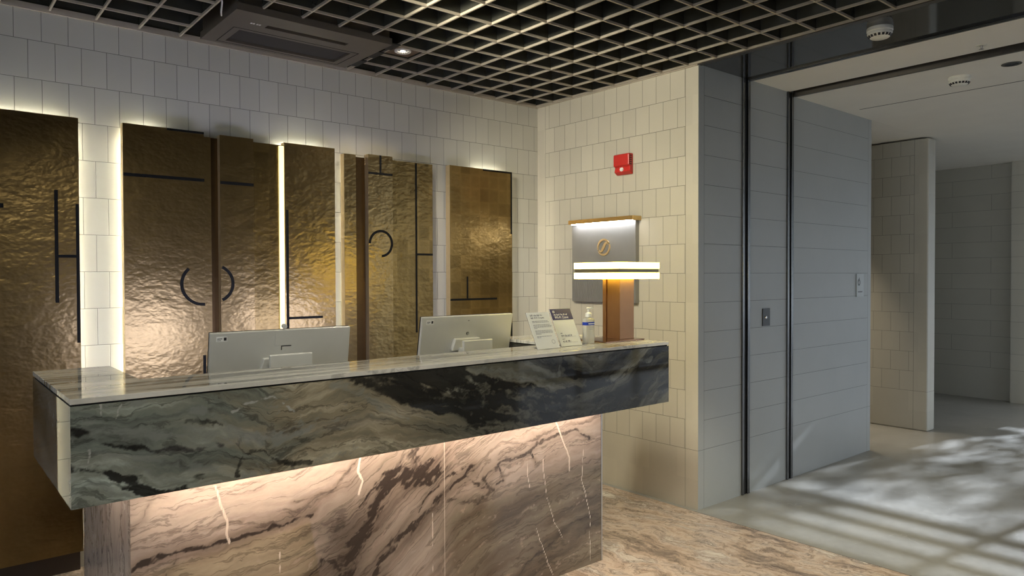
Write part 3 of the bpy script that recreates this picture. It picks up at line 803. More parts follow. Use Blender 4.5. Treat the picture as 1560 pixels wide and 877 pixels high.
# ------------------------------------------------------------------ gold relief panels on the back wall
YF = 3.975            # front of the standing slabs
YBK = 4.022           # back of the slabs; behind it the LED gap
ZB = 0.103
LED_W = glow('panel_led', (1.0, 0.97, 0.76), P_HALO)
LED_HI = glow('panel_led_bright', (1.0, 1.0, 0.83), P_HALO * 3.6)
LED_TOP = glow('panel_led_top', (1.0, 1.0, 0.88), P_HALO * 1.7)
def inlay(par, o0, rects=(), arcs=(), y=YF):
    for (xa, za, xb, zb) in rects:
        MB().box((min(xa, xb) - o0[0], y - 0.0022 - o0[1], min(za, zb) - o0[2]), (max(xa, xb) - o0[0], y + 0.004 - o0[1], max(za, zb) - o0[2])).build('inlay', M['inlay'], par)
    for (cx, cz, rad, w, a0, a1) in arcs:
        n = 40; vs = []; fs = []
        for i in range(n + 1):
            a = R(a0 + (a1 - a0) * i / n)
            for rr in (rad - w / 2, rad + w / 2):
                for yy in (y - 0.0022, y + 0.004):
                    vs.append((cx + rr * math.cos(a) - o0[0], yy - o0[1], cz + rr * math.sin(a) - o0[2]))
        for i in range(n):
            b = 4 * i
            fs += [(b, b + 2, b + 6, b + 4), (b + 1, b + 5, b + 7, b + 3), (b, b + 4, b + 5, b + 1), (b + 2, b + 3, b + 7, b + 6)]
        fs += [(0, 1, 3, 2), (4 * n, 4 * n + 2, 4 * n + 3, 4 * n + 1)]
        MB().add(vs, fs).build('inlay', M['inlay'], par)
def gold_slab(par, o0, x0, x1, z1, yf, mat, name='slab', yb=YBK):
    mb = MB()
    a = (x0 - o0[0], yf - o0[1], ZB - o0[2]); b = (x1 - o0[0], yb - o0[1], z1 - o0[2])
    vs = [(a[0],a[1],a[2]),(b[0],a[1],a[2]),(b[0],b[1],a[2]),(a[0],b[1],a[2]),(a[0],a[1],b[2]),(b[0],a[1],b[2]),(b[0],b[1],b[2]),(a[0],b[1],b[2])]
    mb.add(vs, [(0, 1, 5, 4)], 0)
    mb.add(vs, [(0,3,2,1),(4,5,6,7),(1,2,6,5),(2,3,7,6),(3,0,4,7)], 1)
    o = mb.build(name, [mat, M['gold_edge']], par)
    bm = bmesh.new(); bm.from_mesh(o.data); bmesh.ops.remove_doubles(bm, verts=bm.verts, dist=1e-6); bm.to_mesh(o.data); bm.free()
    return o
def leds(par, o0, *runs):
    """LED lines in the gap behind the slabs: (x0, z0, x1, z1, material)"""
    y0, y1 = YBK + 0.008, YBK + 0.016
    for x0, z0, x1, z1, mm in runs:
        MB().box((x0 - o0[0], y0 - o0[1], z0 - o0[2]), (x1 - o0[0], y1 - o0[1], z1 - o0[2])).build('led_strip', mm, par)
def spacer(par, o0, x0, x1, zt):
    mb = MB()
    for x in (x0 + 0.10, x1 - 0.10):
        mb.box((x - 0.015 - o0[0], YBK - o0[1], ZB + 0.1 - o0[2]), (x + 0.015 - o0[0], BY - o0[1], zt - 0.12 - o0[2]))
    mb.build('mounting_rail', M['black'], par)

GRP = 'gold relief panels on the back wall'
o0 = (0.37, BY, 0)
pA = thing('gold_wall_panel', 'dark gold panel at the left end, with a tall black H-shaped inlay at its right edge', 'wall panel', o0, group=GRP)
s_ = gold_slab(pA, o0, 0.115, 0.627, 2.180, YF, M['gold_hammered'])
inlay(s_, o0, [(0.525, 1.300, 0.540, 1.831), (0.540, 1.513, 0.612, 1.527), (0.612, 1.107, 0.626, 1.769), (0.20, 1.735, 0.330, 1.755)])
leds(pA, o0, (0.170, 0.15, 0.178, 2.14, LED_HI), (0.562, 0.15, 0.570, 2.14, LED_HI), (0.28, 2.146, 0.58, 2.154, LED_TOP)); spacer(pA, o0, 0.115, 0.627, 2.18)

o0 = (1.38, BY, 0)
pB = thing('gold_wall_panel', 'widest gold relief behind the left monitor, with split ring inlays and a glowing vertical light slit', 'wall panel', o0, group=GRP)
s_ = gold_slab(pB, o0, 0.817, 1.203, 2.183, YF, M['gold_hammered'])
inlay(s_, o0, [(0.818, 1.922, 1.203, 1.938), (1.021, 2.172, 1.203, 2.1835), (1.188, 0.905, 1.203, 1.006)], [(1.193, 1.383, 0.108, 0.016, 132, 274)])
gold_slab(pB, o0, 1.203, 1.246, 2.165, 4.004, M['gold_hammered'], 'recessed_strip')
gold_slab(pB, o0, 1.246, 1.284, 2.165, 4.014, M['groove'], 'groove')
s_ = gold_slab(pB, o0, 1.284, 1.465, 2.180, YF, M['gold_hammered'])
inlay(s_, o0, [(1.285, 1.918, 1.464, 1.934)], [(1.250, 1.384, 0.097, 0.016, -65, 65)])
gold_slab(pB, o0, 1.465, 1.640, 2.166, 3.993, M['gold_leaf'], 'leaf_strip')
mb = MB().box((1.614 - o0[0], 3.979 - o0[1], ZB), (1.639 - o0[0], 3.9925 - o0[1], 2.160)); o = mb.build('light_slit', glow('slit_led', (1.0, 0.86, 0.36), P_SLIT), pB); o['label'] = 'glowing yellow light slit'
s_ = gold_slab(pB, o0, 1.640, 1.950, 2.181, YF, M['gold_hammered'])
inlay(s_, o0, [(1.648, 0.95, 1.662, 1.799), (1.662, 1.176, 1.867, 1.190)])
leds(pB, o0, (0.872, 0.15, 0.880, 2.14, LED_HI), (1.885, 0.15, 1.891, 2.14, LED_W), (1.62, 2.146, 1.90, 2.154, LED_TOP), (0.86, 2.148, 1.0, 2.156, LED_TOP)); spacer(pB, o0, 0.817, 1.95, 2.18)

o0 = (2.33, BY, 0)
pC = thing('gold_wall_panel', 'gold relief between the two monitors, with a black C-shaped arc and a tall branching line', 'wall panel', o0, group=GRP)
gold_slab(pC, o0, 2.010, 2.088, 2.158, YF, M['gold_hammered'])
gold_slab(pC, o0, 2.088, 2.168, 2.152, 4.012, M['groove'], 'groove')
s_ = gold_slab(pC, o0, 2.172, 2.343, 2.172, YF, M['gold_hammered'])
inlay(s_, o0, [(2.173, 2.050, 2.342, 2.064), (2.251, 2.064, 2.264, 2.172)], [(2.258, 1.624, 0.078, 0.015, -86, 180)])
s_ = gold_slab(pC, o0, 2.343, 2.650, 2.153, 3.985, M['gold_leaf'], 'leaf_strip')
inlay(s_, o0, [(2.516, 1.055, 2.529, 2.150), (2.529, 1.555, 2.649, 1.569)], y=3.985)
leds(pC, o0, (2.080, 0.15, 2.086, 2.11, LED_W)); spacer(pC, o0, 2.01, 2.65, 2.15)

o0 = (3.05, BY, 0)
pD = thing('gold_wall_panel', 'narrow gold panel at the right end, with a black inverted T and a black corner line', 'wall panel', o0, group=GRP)
s_ = gold_slab(pD, o0, 2.781, 3.323, 2.163, YF, M['gold_leaf'])
inlay(s_, o0, [(2.782, 1.254, 3.181, 1.268), (2.918, 1.268, 2.930, 1.418), (3.061, 2.150, 3.322, 2.162), (3.310, 1.720, 3.322, 2.150), (3.308, 0.95, 3.322, 1.084)])
leds(pD, o0, (3.290, 0.15, 3.298, 2.12, LED_W), (3.02, 2.130, 3.27, 2.138, LED_TOP)); spacer(pD, o0, 2.781, 3.323, 2.16)

# ------------------------------------------------------------------ two all-in-one computers behind the counter
M['alu'] = plain('silver_grey_plastic', (0.62, 0.62, 0.60), 0.35, 0.3, 0.02, 10)
M['alu_light'] = plain('pale_silver_plastic', (0.62, 0.62, 0.60), 0.4, 0.2, 0.02, 10)
M['sticker'] = plain('white_sticker', (0.75, 0.75, 0.75), 0.6)
M['ink'] = plain('dark_ink', (0.02, 0.02, 0.025), 0.6)
M['screen'] = glow('lit_screen', (0.92, 0.98, 1.55), P_SCREEN)
def computer(cx, ty, tz, w, tilt, label, camera_up, badge):
    """cx,ty,tz: middle of the top edge; the back of the screen faces the hall (-y)"""
    hgt = 0.345
    y_b = ty + math.sin(R(tilt)) * hgt; z_b = tz - math.cos(R(tilt)) * hgt
    o = thing('desktop_computer', label, 'computer', (cx, ty, 0.80), group='computers behind the counter')
    ux = Vector((1, 0, 0)); uz = Vector((0, -math.sin(R(tilt)), math.cos(R(tilt)))); 
    T = basis((0, 0, tz - 0.80), ux, uz)       # local x along width, y up the screen (0 at the top), z towards the hall (-y)
    def part(mb, name, mats, bevel=0.0, par=o, smooth=False):
        p = mb.build(name, mats, None, bevel=bevel, smooth=smooth)
        p.data.transform(T); p.parent = par
        return p
    part(MB().box((-w/2, -hgt, -0.006), (w/2, 0, 0.010)), 'back_shell', M['alu'], 0.003)
    part(MB().box((-w/2, -hgt, -0.012), (w/2, 0, -0.0062)), 'screen_bezel', M['black'])
    part(MB().box((-w/2 + 0.010, -hgt + 0.016, -0.0135), (w/2 - 0.010, -0.010, -0.0122)), 'screen', M['screen'])
    st = part(MB().box((-w/2 + 0.022, -0.034, 0.0102), (-w/2 + 0.064, -0.014, 0.0107)), 'sticker', M['sticker'])
    m = MB().box((-w/2 + 0.026, -0.024, 0.0108), (-w/2 + 0.044, -0.021, 0.0110)).box((-w/2 + 0.050, -0.030, 0.0108), (-w/2 + 0.060, -0.018, 0.0110)).box((-w/2 + 0.026, -0.030, 0.0108), (-w/2 + 0.040, -0.028, 0.0110))
    part(m, 'sticker_print', M['ink'], par=st)
    if camera_up:
        part(MB().box((-0.038, -0.062, 0.0102), (0.036, -0.002, 0.0118)), 'camera_cover', M['alu'], 0.0008)
        part(MB().box((-0.012, -0.082, 0.0102), (-0.008, -0.064, 0.0106)).box((-0.008, -0.068, 0.0102), (0.030, -0.064, 0.0106)), 'latch_groove', M['ink'])
        c = MB().lathe([(0.0005, -0.008), (0.009, -0.008), (0.010, 0.0), (0.009, 0.008), (0.0005, 0.008)], (0, 0.013, 0.002), 20)
        part(c, 'webcam', M['alu_light'], smooth=True)
    else:
        part(MB().lathe([(0.0005, 0.010), (0.0085, 0.010), (0.0085, 0.0112), (0.0005, 0.0112)], (-0.004, -0.088, 0), 28), 'badge', M['ink'])
        part(MB().prism([(-0.008, -0.094), (-0.0055, -0.094), (-0.002, -0.082), (-0.0045, -0.082)], 0.0113, 0.0117).prism([(-0.003, -0.096), (-0.0005, -0.096), (0.003, -0.084), (0.0005, -0.084)], 0.0113, 0.0117), 'badge_mark', M['alu_light'])
        part(MB().box((-0.008, -0.026, 0.0102), (0.0, -0.023, 0.0105)), 'microphone_hole', M['ink'])
    # stand: hinge housing on the shell, upright cover plate and foot
    part(MB().prism([(-0.100, -0.165), (0.062, -0.165), (0.062, -0.108), (-0.085, -0.108)], 0.009, 0.030), 'hinge_housing', M['alu'], 0.004)
    yb = -0.075
    MB().box((-0.088, yb - 0.004, 0.012), (0.086, yb + 0.012, 0.318)).build('stand_cover', M['alu_light'], o, bevel=0.004)
    MB().box((-0.060, yb + 0.012, 0.20), (0.055, yb + 0.085, 0.28)).build('stand_arm', M['alu'], o, bevel=0.004)
    MB().box((-0.11, yb - 0.004, 0.0), (0.11, yb + 0.21, 0.012)).build('stand_foot', M['alu_light'], o, bevel=0.004)
    return o
computer(1.148, 2.800, 1.2095, 0.575, 9.0, 'silver computer seen from behind, left one, with a pop-up webcam on its top edge', True, False)
computer(2.067, 2.800, 1.2320, 0.538, 10.0, 'silver computer seen from behind, right one, with a round dark badge on its back', False, True)

# ------------------------------------------------------------------ notices, sanitiser, lamp on the counter
M['paper'] = plain('white_card', (0.80, 0.80, 0.77), 0.5, 0.0, 0.01)
M['acrylic'] = plain('clear_acrylic', (0.85, 0.87, 0.87), 0.08, 0.0, 0.0, trans=0.9, ior=1.1)
M['navy'] = plain('navy_print', (0.014, 0.012, 0.13), 0.5)
M['grey_ink'] = plain('grey_ink', (0.22, 0.22, 0.24), 0.6)
M['white_ink'] = plain('white_ink', (0.85, 0.85, 0.88), 0.6)
def notice(x0, x1, y, lean, hgt, label):
    o = thing('paper_notice', label, 'notice', ((x0 + x1) / 2, y, CT), group='leaning notices on the counter')
    w = x1 - x0
    uy = Vector((0, math.sin(R(lean)), math.cos(R(lean))))
    T = basis((0, 0, 0.001), (1, 0, 0), uy)           # z axis points to the reader (-y)
    def part(mb, name, mat, par=o):
        p = mb.build(name, mat, None); p.data.transform(T); p.parent = par; return p
    part(MB().box((-w/2, 0, -0.0042), (w/2, hgt, -0.0022)), 'acrylic_back', M['acrylic'])
    sheet = part(MB().box((-w/2 + 0.001, 0.001, -0.0020), (w/2 - 0.001, hgt - 0.001, 0.0)), 'sheet', M['paper'])
    p = MB().prism([(0.0, 0.0), (0.075, 0.0), (0.071, 0.003), (0.003 + 0.071 * 0, 0.003)], -0.02, 0.02, 'x')
    s = MB().add([(-0.02, 0.004, 0.0), (0.02, 0.004, 0.0), (0.02, 0.085, 0.0), (-0.02, 0.085, 0.0), (-0.02, 0.004, 0.002), (0.02, 0.004, 0.002), (0.02, 0.085, 0.002), (-0.02, 0.085, 0.002)], [(0,3,2,1),(4,5,6,7),(0,1,5,4),(1,2,6,5),(2,3,7,6),(3,0,4,7)])
    s.box((-0.02, math.sin(R(lean)) * 0.11 + 0.0, 0.0), (0.02, math.sin(R(lean)) * 0.11 + 0.002, 0.10 * math.cos(R(lean))))
    s.build('easel_leg', M['acrylic'], o)
    return o, sheet, T, w
def print_line(mb, x0, x1, y, h, gapp=0.2):
    x = x0
    while x < x1:
        l = random.uniform(0.006, 0.016)
        mb.box((x, y, 0.0002), (min(x + l, x1), y + h, 0.0005)); x += l + 0.0022
oN, sh, T, w = notice(2.091, 2.226, 2.330, 26.5, 0.177, 'white notice card with lines of small grey text, left of the navy-headed card')
mb = MB()
for k, (xe, yy) in enumerate(((0.045, 0.132), (0.05, 0.1265), (0.050, 0.114), (0.060, 0.1085), (0.058, 0.103), (-0.030, 0.0975), (0.052, 0.086), (0.055, 0.0805), (0.054, 0.075), (-0.018, 0.0695), (0.04, 0.0585), (-0.025, 0.053))):
    print_line(mb, -0.048, xe, yy, 0.0022)
p = mb.build('text_lines', M['grey_ink'], None); p.data.transform(T); p.parent = sh
def squiggle(mb, x0, x1, y, h, z=0.0002, th=0.0004):
    '''a line of print too small to read: short uneven strokes'''
    x = x0
    while x < x1:
        for k in range(random.choice((3, 4, 5, 6))):
            w_ = h * random.uniform(0.35, 0.55); t_ = h * random.choice((0.65, 0.65, 1.0)); b_ = h * random.choice((0, 0, 0, -0.3))
            if x + w_ > x1: break
            mb.box((x, y + b_, z), (x + w_ * 0.35, y + t_, z + th)).box((x, y + t_ * random.choice((0.0, 0.75)), z), (x + w_ * 0.8, y + t_ * 0.22 + t_ * random.choice((0.0, 0.62)), z + th))
            x += w_
        x += h * 0.5
for yy, xe in ((0.158, 0.028), (0.146, 0.036)):
    mb = MB(); squiggle(mb, -0.050, xe, yy, 0.0075)
    p = mb.build('heading', M['grey_ink'], None); p.data.transform(T); p.parent = sh
mb = MB().lathe([(0.0085, 0.0002), (0.0098, 0.0002), (0.0098, 0.0005), (0.0085, 0.0005)], (0.040, 0.032, 0), 24, caps=False)
p = mb.build('stamp', M['grey_ink'], None); p.data.transform(T); p.parent = sh

oW, sh, T, w = notice(2.258, 2.392, 2.355, 26.5, 0.187, 'white card with a navy header reading Wi-Fi Zone, between the text notice and the sanitiser')
p = MB().box((-w/2 + 0.001, 0.187 - 0.056, 0.0002), (w/2 - 0.001, 0.1865, 0.0006)).build('header', M['navy'], None); p.data.transform(T); p.parent = sh
hd = p
lettering('header_text', 'Wi-Fi Zone', 0.0185, M['white_ink'], T @ Matrix.Translation((-0.050, 0.1375, 0.0010)), hd, depth=0.0003)
mb = MB(); squiggle(mb, -0.050, 0.036, 0.1545, 0.0075, 0.0007)
p = mb.build('header_text', M['white_ink'], None); p.data.transform(T); p.parent = hd
p = MB().lathe([(0.0045, 0.0007), (0.0062, 0.0007), (0.0062, 0.0011), (0.0045, 0.0011)], (-0.046, 0.172, 0), 24, caps=False).box((-0.049, 0.171, 0.0007), (-0.043, 0.173, 0.0011)).build('emblem', M['white_ink'], None); p.data.transform(T); p.parent = hd
for x1_, y_, h_ in ((-0.032, 0.0625, 0.0045), (0.026, 0.050, 0.0080), (-0.028, 0.0345, 0.0045), (0.006, 0.022, 0.0080)):
    mb = MB(); squiggle(mb, -0.046, x1_, y_, h_)
    if h_ > 0.006: mb.box((-0.046, y_ - 0.004, 0.0002), (0.046, y_ - 0.0034, 0.0005))
    p = mb.build('small_text', M['grey_ink'], None); p.data.transform(T); p.parent = sh

# hand sanitiser pump bottle
M['gel'] = plain('clear_gel', (0.93, 0.90, 0.78), 0.08, 0.0, 0.0, trans=0.55, ior=1.35)
M['pump'] = plain('white_pump_plastic', (0.80, 0.79, 0.72), 0.35)
M['blue_label'] = plain('blue_label', (0.012, 0.045, 0.40), 0.4)
bt = thing('hand_sanitizer', 'clear hand sanitiser pump bottle with a blue label band, beside the bronze lamp', 'bottle', (2.470, 2.392, CT))
def rrect(w, d, r, n=6):
    pts = []
    for cx, cy, a0 in ((w/2 - r, d/2 - r, 0), (-w/2 + r, d/2 - r, 90), (-w/2 + r, -d/2 + r, 180), (w/2 - r, -d/2 + r, 270)):
        for i in range(n + 1):
            a = R(a0 + 90 * i / n); pts.append((cx + r * math.cos(a), cy + r * math.sin(a)))
    return pts
def loft(mb, rings, mi=0):
    n = len(rings[0][0]); vs = []; fs = []
    for pts, h in rings: vs += [(a, b, h) for a, b in pts]
    for j in range(len(rings) - 1):
        for i in range(n):
            fs.append((j * n + i, j * n + (i + 1) % n, (j + 1) * n + (i + 1) % n, (j + 1) * n + i))
    fs.append(tuple(range(n))[::-1]); fs.append(tuple(range((len(rings) - 1) * n, len(rings) * n)))
    return mb.add(vs, fs, mi)
bw, bd = 0.058, 0.034
loft(MB(), [(rrect(bw - .006, bd - .006, .007), 0.0), (rrect(bw, bd, .010), 0.004), (rrect(bw, bd, .010), 0.112), (rrect(bw - .006, bd - .004, .010), 0.118), (rrect(.026, .024, .0115), 0.122), (rrect(.024, .024, .0118), 0.128)]).build('bottle_body', M['gel'], bt, smooth=True)
loft(MB(), [(rrect(bw + .001, bd + .001, .0104), 0.088), (rrect(bw + .001, bd + .001, .0104), 0.103)]).build('label_band', M['blue_label'], bt, smooth=True)
o = MB().box((-0.018, -bd/2 - 0.0012, 0.0935), (0.024, -bd/2 - 0.0006, 0.0975)).build('label_print', M['white_ink'], bt)
mb = MB()
for zz in (0.080, 0.075, 0.068): print_line_x = [mb.box((-0.010, -bd/2 - 0.0006, zz), (0.014 + 0.004 * (zz > .07), -bd/2, zz + 0.0016))]
mb.build('small_print', M['grey_ink'], bt)
MB().lathe([(0.0005, .127), (.0145, .127), (.0145, .143), (.010, .147), (.0045, .149), (.0045, .163), (.0005, .163)], n=24).build('pump_collar', M['pump'], bt, smooth=True)
MB().lathe([(0.0005, .163), (.007, .163), (.0095, .166), (.0095, .171), (.0005, .172)], n=20).box((-0.001, -0.005, .164), (0.026, 0.005, .171)).build('pump_nozzle', M['pump'], bt, smooth=True)
MB().tube([(0, 0, 0.012), (0.003, 0, 0.06), (0, 0, 0.126)], 0.0022).build('dip_tube', M['pump'], bt)

# bronze table lamp with a square double-band shade
M['bronze'] = plain('brown_bronze', (0.30, 0.155, 0.075), 0.34, 0.85, 0.04, 20)
M['bronze_base'] = plain('dark_copper_base', (0.26, 0.15, 0.10), 0.12, 0.8, 0.04, 20)
M['lamp_glass'] = glow('alabaster_light', (1.0, 0.78, 0.085), P_LAMP)
lx, ly = 2.725, 2.443
lamp = thing('table_lamp', 'bronze table lamp with a square glowing double-band shade on the counter end', 'lamp', (lx, ly, CT))
MB().box((-0.185, -0.098, 0.0), (0.100, 0.115, 0.007)).build('base', M['bronze_base'], lamp, bevel=0.0015)
pz0, pz1 = 0.007, 0.325
post = MB().box((-0.028, -0.050, pz0), (0.074, 0.055, pz1)).build('post', M['bronze'], lamp, bevel=0.001)
MB().box((-0.038, -0.056, pz0), (-0.0281, -0.010, pz1)).build('post_fin', M['bronze'], lamp, bevel=0.001)
MB().box((-0.035, 0.040, pz0), (-0.0281, 0.062, pz1)).build('post_fin', M['bronze'], lamp, bevel=0.001)
sh2 = 0.150; z1 = 0.306; bh = 0.030
def band(z):
    return MB().box((-sh2, -sh2, z), (sh2, -sh2 + 0.012, z + bh)).box((-sh2, sh2 - 0.012, z), (sh2, sh2, z + bh)).box((-sh2, -sh2 + 0.012, z), (-sh2 + 0.012, sh2 - 0.012, z + bh)).box((sh2 - 0.012, -sh2 + 0.012, z), (sh2, sh2 - 0.012, z + bh))
a = band(z1).build('shade_band', M['lamp_glass'], lamp); a['label'] = 'lower glowing alabaster band of the shade'
a = band(z1 + 0.050).build('shade_band', M['lamp_glass'], lamp); a['label'] = 'upper glowing alabaster band of the shade'
MB().box((-sh2 + 0.003, -sh2 + 0.003, z1 + bh), (sh2 - 0.003, sh2 - 0.003, z1 + 0.050)).build('shade_core', M['trim_dark'], lamp)
MB().box((-sh2 + 0.013, -sh2 + 0.013, z1 + 0.066), (sh2 - 0.013, sh2 - 0.013, z1 + 0.070)).build('shade_cover', M['bronze'], lamp)

# ------------------------------------------------------------------ wall sign with picture light
M['sign_metal'] = plain('grey_satin_metal', (0.30, 0.295, 0.29), 0.38, 0.45, 0.03, 12)
M['brass'] = plain('brushed_brass', (0.66, 0.46, 0.20), 0.32, 0.9, 0.05, 30)
M['brass_light'] = plain('pale_brass', (0.80, 0.60, 0.33), 0.30, 0.7, 0.04, 30)
sg = thing('wall_sign', 'grey metal sign plate with a brass swirl emblem under a brass picture light', 'sign', (WX, 3.36, 1.24))
ya, yb = 3.070 - 3.36, 3.652 - 3.36
MB().box((-0.035, ya, 0.0), (-0.0005, yb, 0.55)).build('plate', M['sign_metal'], sg, bevel=0.001)
ribs = MB()
n = 46
for i in range(n):
    y = ya + (yb - ya) * (i + 0.5) / n
    ribs.box((-0.0395, y - 0.0042, 0.002), (-0.0352, y + 0.0018, 0.175))
ribs.build('ribbed_band', M['sign_metal'], sg)
MB().box((-0.085, 3.05 - 3.36, 0.538), (0.0 - 0.0005, 3.640 - 3.36, 0.566)).build('light_bar', M['brass'], sg, bevel=0.001)
MB().box((-0.074, 3.07 - 3.36, 0.5345), (-0.060, 3.62 - 3.36, 0.5378)).build('led_strip', glow('sign_led', (0.95, 0.97, 1.0), P_SIGN), sg)
# the emblem: ring with two comma lobes meeting in an S
def ribbon(cl):
    """flat ribbon polygon from (y, z, half-width) samples"""
    Lp, Rp = [], []
    for i, (a, b, w) in enumerate(cl):
        p0 = cl[max(i - 1, 0)]; p1 = cl[min(i + 1, len(cl) - 1)]
        t = Vector((p1[0] - p0[0], p1[1] - p0[1])).normalized(); nrm = Vector((-t.y, t.x))
        Lp.append((a + nrm.x * w, b + nrm.y * w)); Rp.append((a - nrm.x * w, b - nrm.y * w))
    return Lp, Rp
em = MB()
def strip(cl, s, cy, cz):
    # seen from -x with +y to the left: mirror so that it reads correctly
    Lp, Rp = ribbon(cl)
    vs = []; fs = []
    for (a, b), (c, d) in zip(Lp, Rp):
        for xx in (-0.0425, -0.0352):
            vs += [(xx, cy - a * s, cz + b * s), (xx, cy - c * s, cz + d * s)]
    for i in range(len(cl) - 1):
        k = 4 * i
        fs += [(k, k + 1, k + 5, k + 4), (k + 2, k + 6, k + 7, k + 3), (k, k + 4, k + 6, k + 2), (k + 1, k + 3, k + 7, k + 5)]
    fs += [(0, 2, 3, 1), (k + 4, k + 5, k + 7, k + 6)]
    em.add(vs, fs)
for sgn in (1, -1):
    ring = []
    for i in range(31):
        a = R(28 + 172 * i / 30); w = 0.035 + 0.085 * math.sin(math.pi * min(1, i / 30 * 1.0)) ** 0.8
        rr = 1.0 - w
        ring.append((sgn * rr * math.cos(a), sgn * rr * math.sin(a), w))
    strip(ring, 0.0575, 3.345 - 3.36, 1.612 - 1.24)
S = []
for i in range(33):
    t = -1 + 2 * i / 32
    y_ = 0.80 * t; z_ = 0.52 * math.sin(t * math.pi * 0.80) + 0.0
    S.append((y_ * (1 - 0.12 * abs(t)), z_, 0.03 + 0.15 * (1 - abs(t) ** 1.5)))
strip(S, 0.0575, 3.345 - 3.36, 1.612 - 1.24)
em.build('emblem', M['brass_light'], sg)

# ------------------------------------------------------------------ small fittings
M['red'] = plain('red_plastic', (0.50, 0.028, 0.022), 0.35, 0.0, 0.03)
M['lens'] = plain('strobe_lens', (0.85, 0.85, 0.82), 0.08, 0.1, 0.05, 200)
fa = thing('fire_alarm', 'red fire alarm strobe high on the pale tiled side wall', 'fire alarm', (WX, 3.185, 2.085))
prof = [(0.0, 0.0), (-0.012, 0.0), (-0.038, 0.018), (-0.030, 0.048), (-0.046, 0.058), (-0.046, 0.128), (-0.040, 0.134), (0.0, 0.134)]
MB().prism([(a - 0.0005, b) for a, b in prof], -0.066, 0.066, 'x').build('tmp', M['red'], None)
tmp = bpy.data.objects['tmp']
# the prism above runs along x: turn it so that the profile depth is x and the width is y
for v in tmp.data.vertices:
    h, a, b = v.co
    v.co = (a, h, b)
tmp.name = 'alarm_body'; tmp.data.name = 'alarm_body'; tmp.parent = fa
bm = bmesh.new(); bm.from_mesh(tmp.data); bmesh.ops.recalc_face_normals(bm, faces=bm.faces); bm.to_mesh(tmp.data); bm.free()
bv = tmp.modifiers.new('bevel', 'BEVEL'); bv.width = 0.004; bv.segments = 2
mb = MB()
for i in range(8):
    a = 2 * math.pi * i / 8
    mb.tube([(-0.036, 0.0, 0.033), (-0.040, 0.016 * math.cos(a), 0.033 + 0.014 * math.sin(a))], 0.0035, 6)
mb.lathe([(0.0005, -0.046), (0.008, -0.045), (0.012, -0.034)], (0, 0.0, 0.033), 16, 'x')
mb.build('strobe', M['lens'], fa)
mb = MB()
for i in range(5): mb.box((-0.036, -0.0675, 0.060 + i * 0.014), (-0.016, -0.0655, 0.066 + i * 0.014))
mb.build('side_vent', M['black'], fa)

e = YD - 0.0008
kp = thing('key_switch', 'small dark metal key switch plate between the two door tracks', 'switch', (4.392, e, 1.081))
MB().box((-0.044, -0.006, 0), (0.044, -0.0003, 0.117)).build('plate', plain('dark_switch_plate', (0.05, 0.05, 0.048), 0.4, 0.6), kp, bevel=0.001)
MB().lathe([(0.0005, -0.012), (0.008, -0.012), (0.010, -0.006)], (-0.010, 0, 0.058), 20, 'y').build('key_lock', M['steel'], kp, smooth=True)
rs = thing('room_sign', 'small pale grey plate marked 6 at the end of the grey wall', 'sign', (5.755, e, 1.248))
MB().box((-0.060, -0.008, 0), (0.060, -0.0003, 0.180)).build('plate', plain('pale_grey_plate', (0.50, 0.53, 0.53), 0.45, 0.0, 0.03), rs, bevel=0.001)
mb = MB()
n = 24
for i in range(n):
    a0 = 2 * math.pi * i / n; a1 = 2 * math.pi * (i + 1) / n
    mb.prism([(-0.024 + 0.012 * math.cos(a0), 0.113 + 0.017 * math.sin(a0)), (-0.024 + 0.021 * math.cos(a0), 0.113 + 0.026 * math.sin(a0)), (-0.024 + 0.021 * math.cos(a1), 0.113 + 0.026 * math.sin(a1)), (-0.024 + 0.012 * math.cos(a1), 0.113 + 0.017 * math.sin(a1))], -0.0092, -0.0082, 'y')
mb.prism([(-0.045, 0.113), (-0.037, 0.113), (-0.012, 0.150), (-0.020, 0.150)], -0.0092, -0.0082, 'y')
mb.build('number', plain('grey_sign_ink', (0.10, 0.115, 0.115), 0.5), rs)
mb = MB()
for x0, x1 in ((-0.042, -0.026), (-0.023, -0.004), (-0.001, 0.016), (0.019, 0.034)):
    mb.box((x0, -0.0092, 0.034), (x1, -0.0082, 0.043))
mb.build('small_text', M['grey_ink'], rs)

def detector(loc_, drop, label, r=0.062):
    d = thing('smoke_detector', label, 'smoke detector', loc_, group='ceiling detectors')
    MB().lathe([(0.0005, 0.0), (r * 0.98, 0.0), (r, -0.004), (r, -0.018), (r * 0.94, -0.022)], n=40).build('mount', M['pump'], d, smooth=True)
    MB().lathe([(r * 0.94, -0.0215), (r * 0.96, -0.030), (r * 0.86, -0.044), (r * 0.66, -0.052), (0.0005, -0.054)], n=40).build('housing', M['pump'], d, smooth=True)
    mb = MB()
    for i in range(18):
        a = 2 * math.pi * i / 18; c, s = math.cos(a), math.sin(a)
        r0 = r * 0.90; r1 = r * 0.80
        def P(rr, w, z): return (rr * c - w * s, rr * s + w * c, z)
        mb.add([P(r0 + .002, -.006, -.0385), P(r0 + .002, .006, -.0385), P(r1 + .002, .006, -.0485), P(r1 + .002, -.006, -.0485), P(r0 - .004, -.006, -.0385), P(r0 - .004, .006, -.0385), P(r1 - .004, .006, -.0485), P(r1 - .004, -.006, -.0485)], [(0,1,2,3),(7,6,5,4),(0,4,5,1),(1,5,6,2),(2,6,7,3),(3,7,4,0)])
    mb.build('sensor_slots', M['ink'], d)
    return d
detector((3.830, 1.640, ZC - 0.0002), 0.05, 'white smoke detector hanging from the glossy dark soffit')
detector((5.085, 1.690, ZK - 0.0002), 0.05, 'white smoke detector on the corridor ceiling beyond the track')
sp = thing('sprinkler', 'tiny sprinkler head in the white soffit strip', 'sprinkler', (4.549, 1.405, ZC))
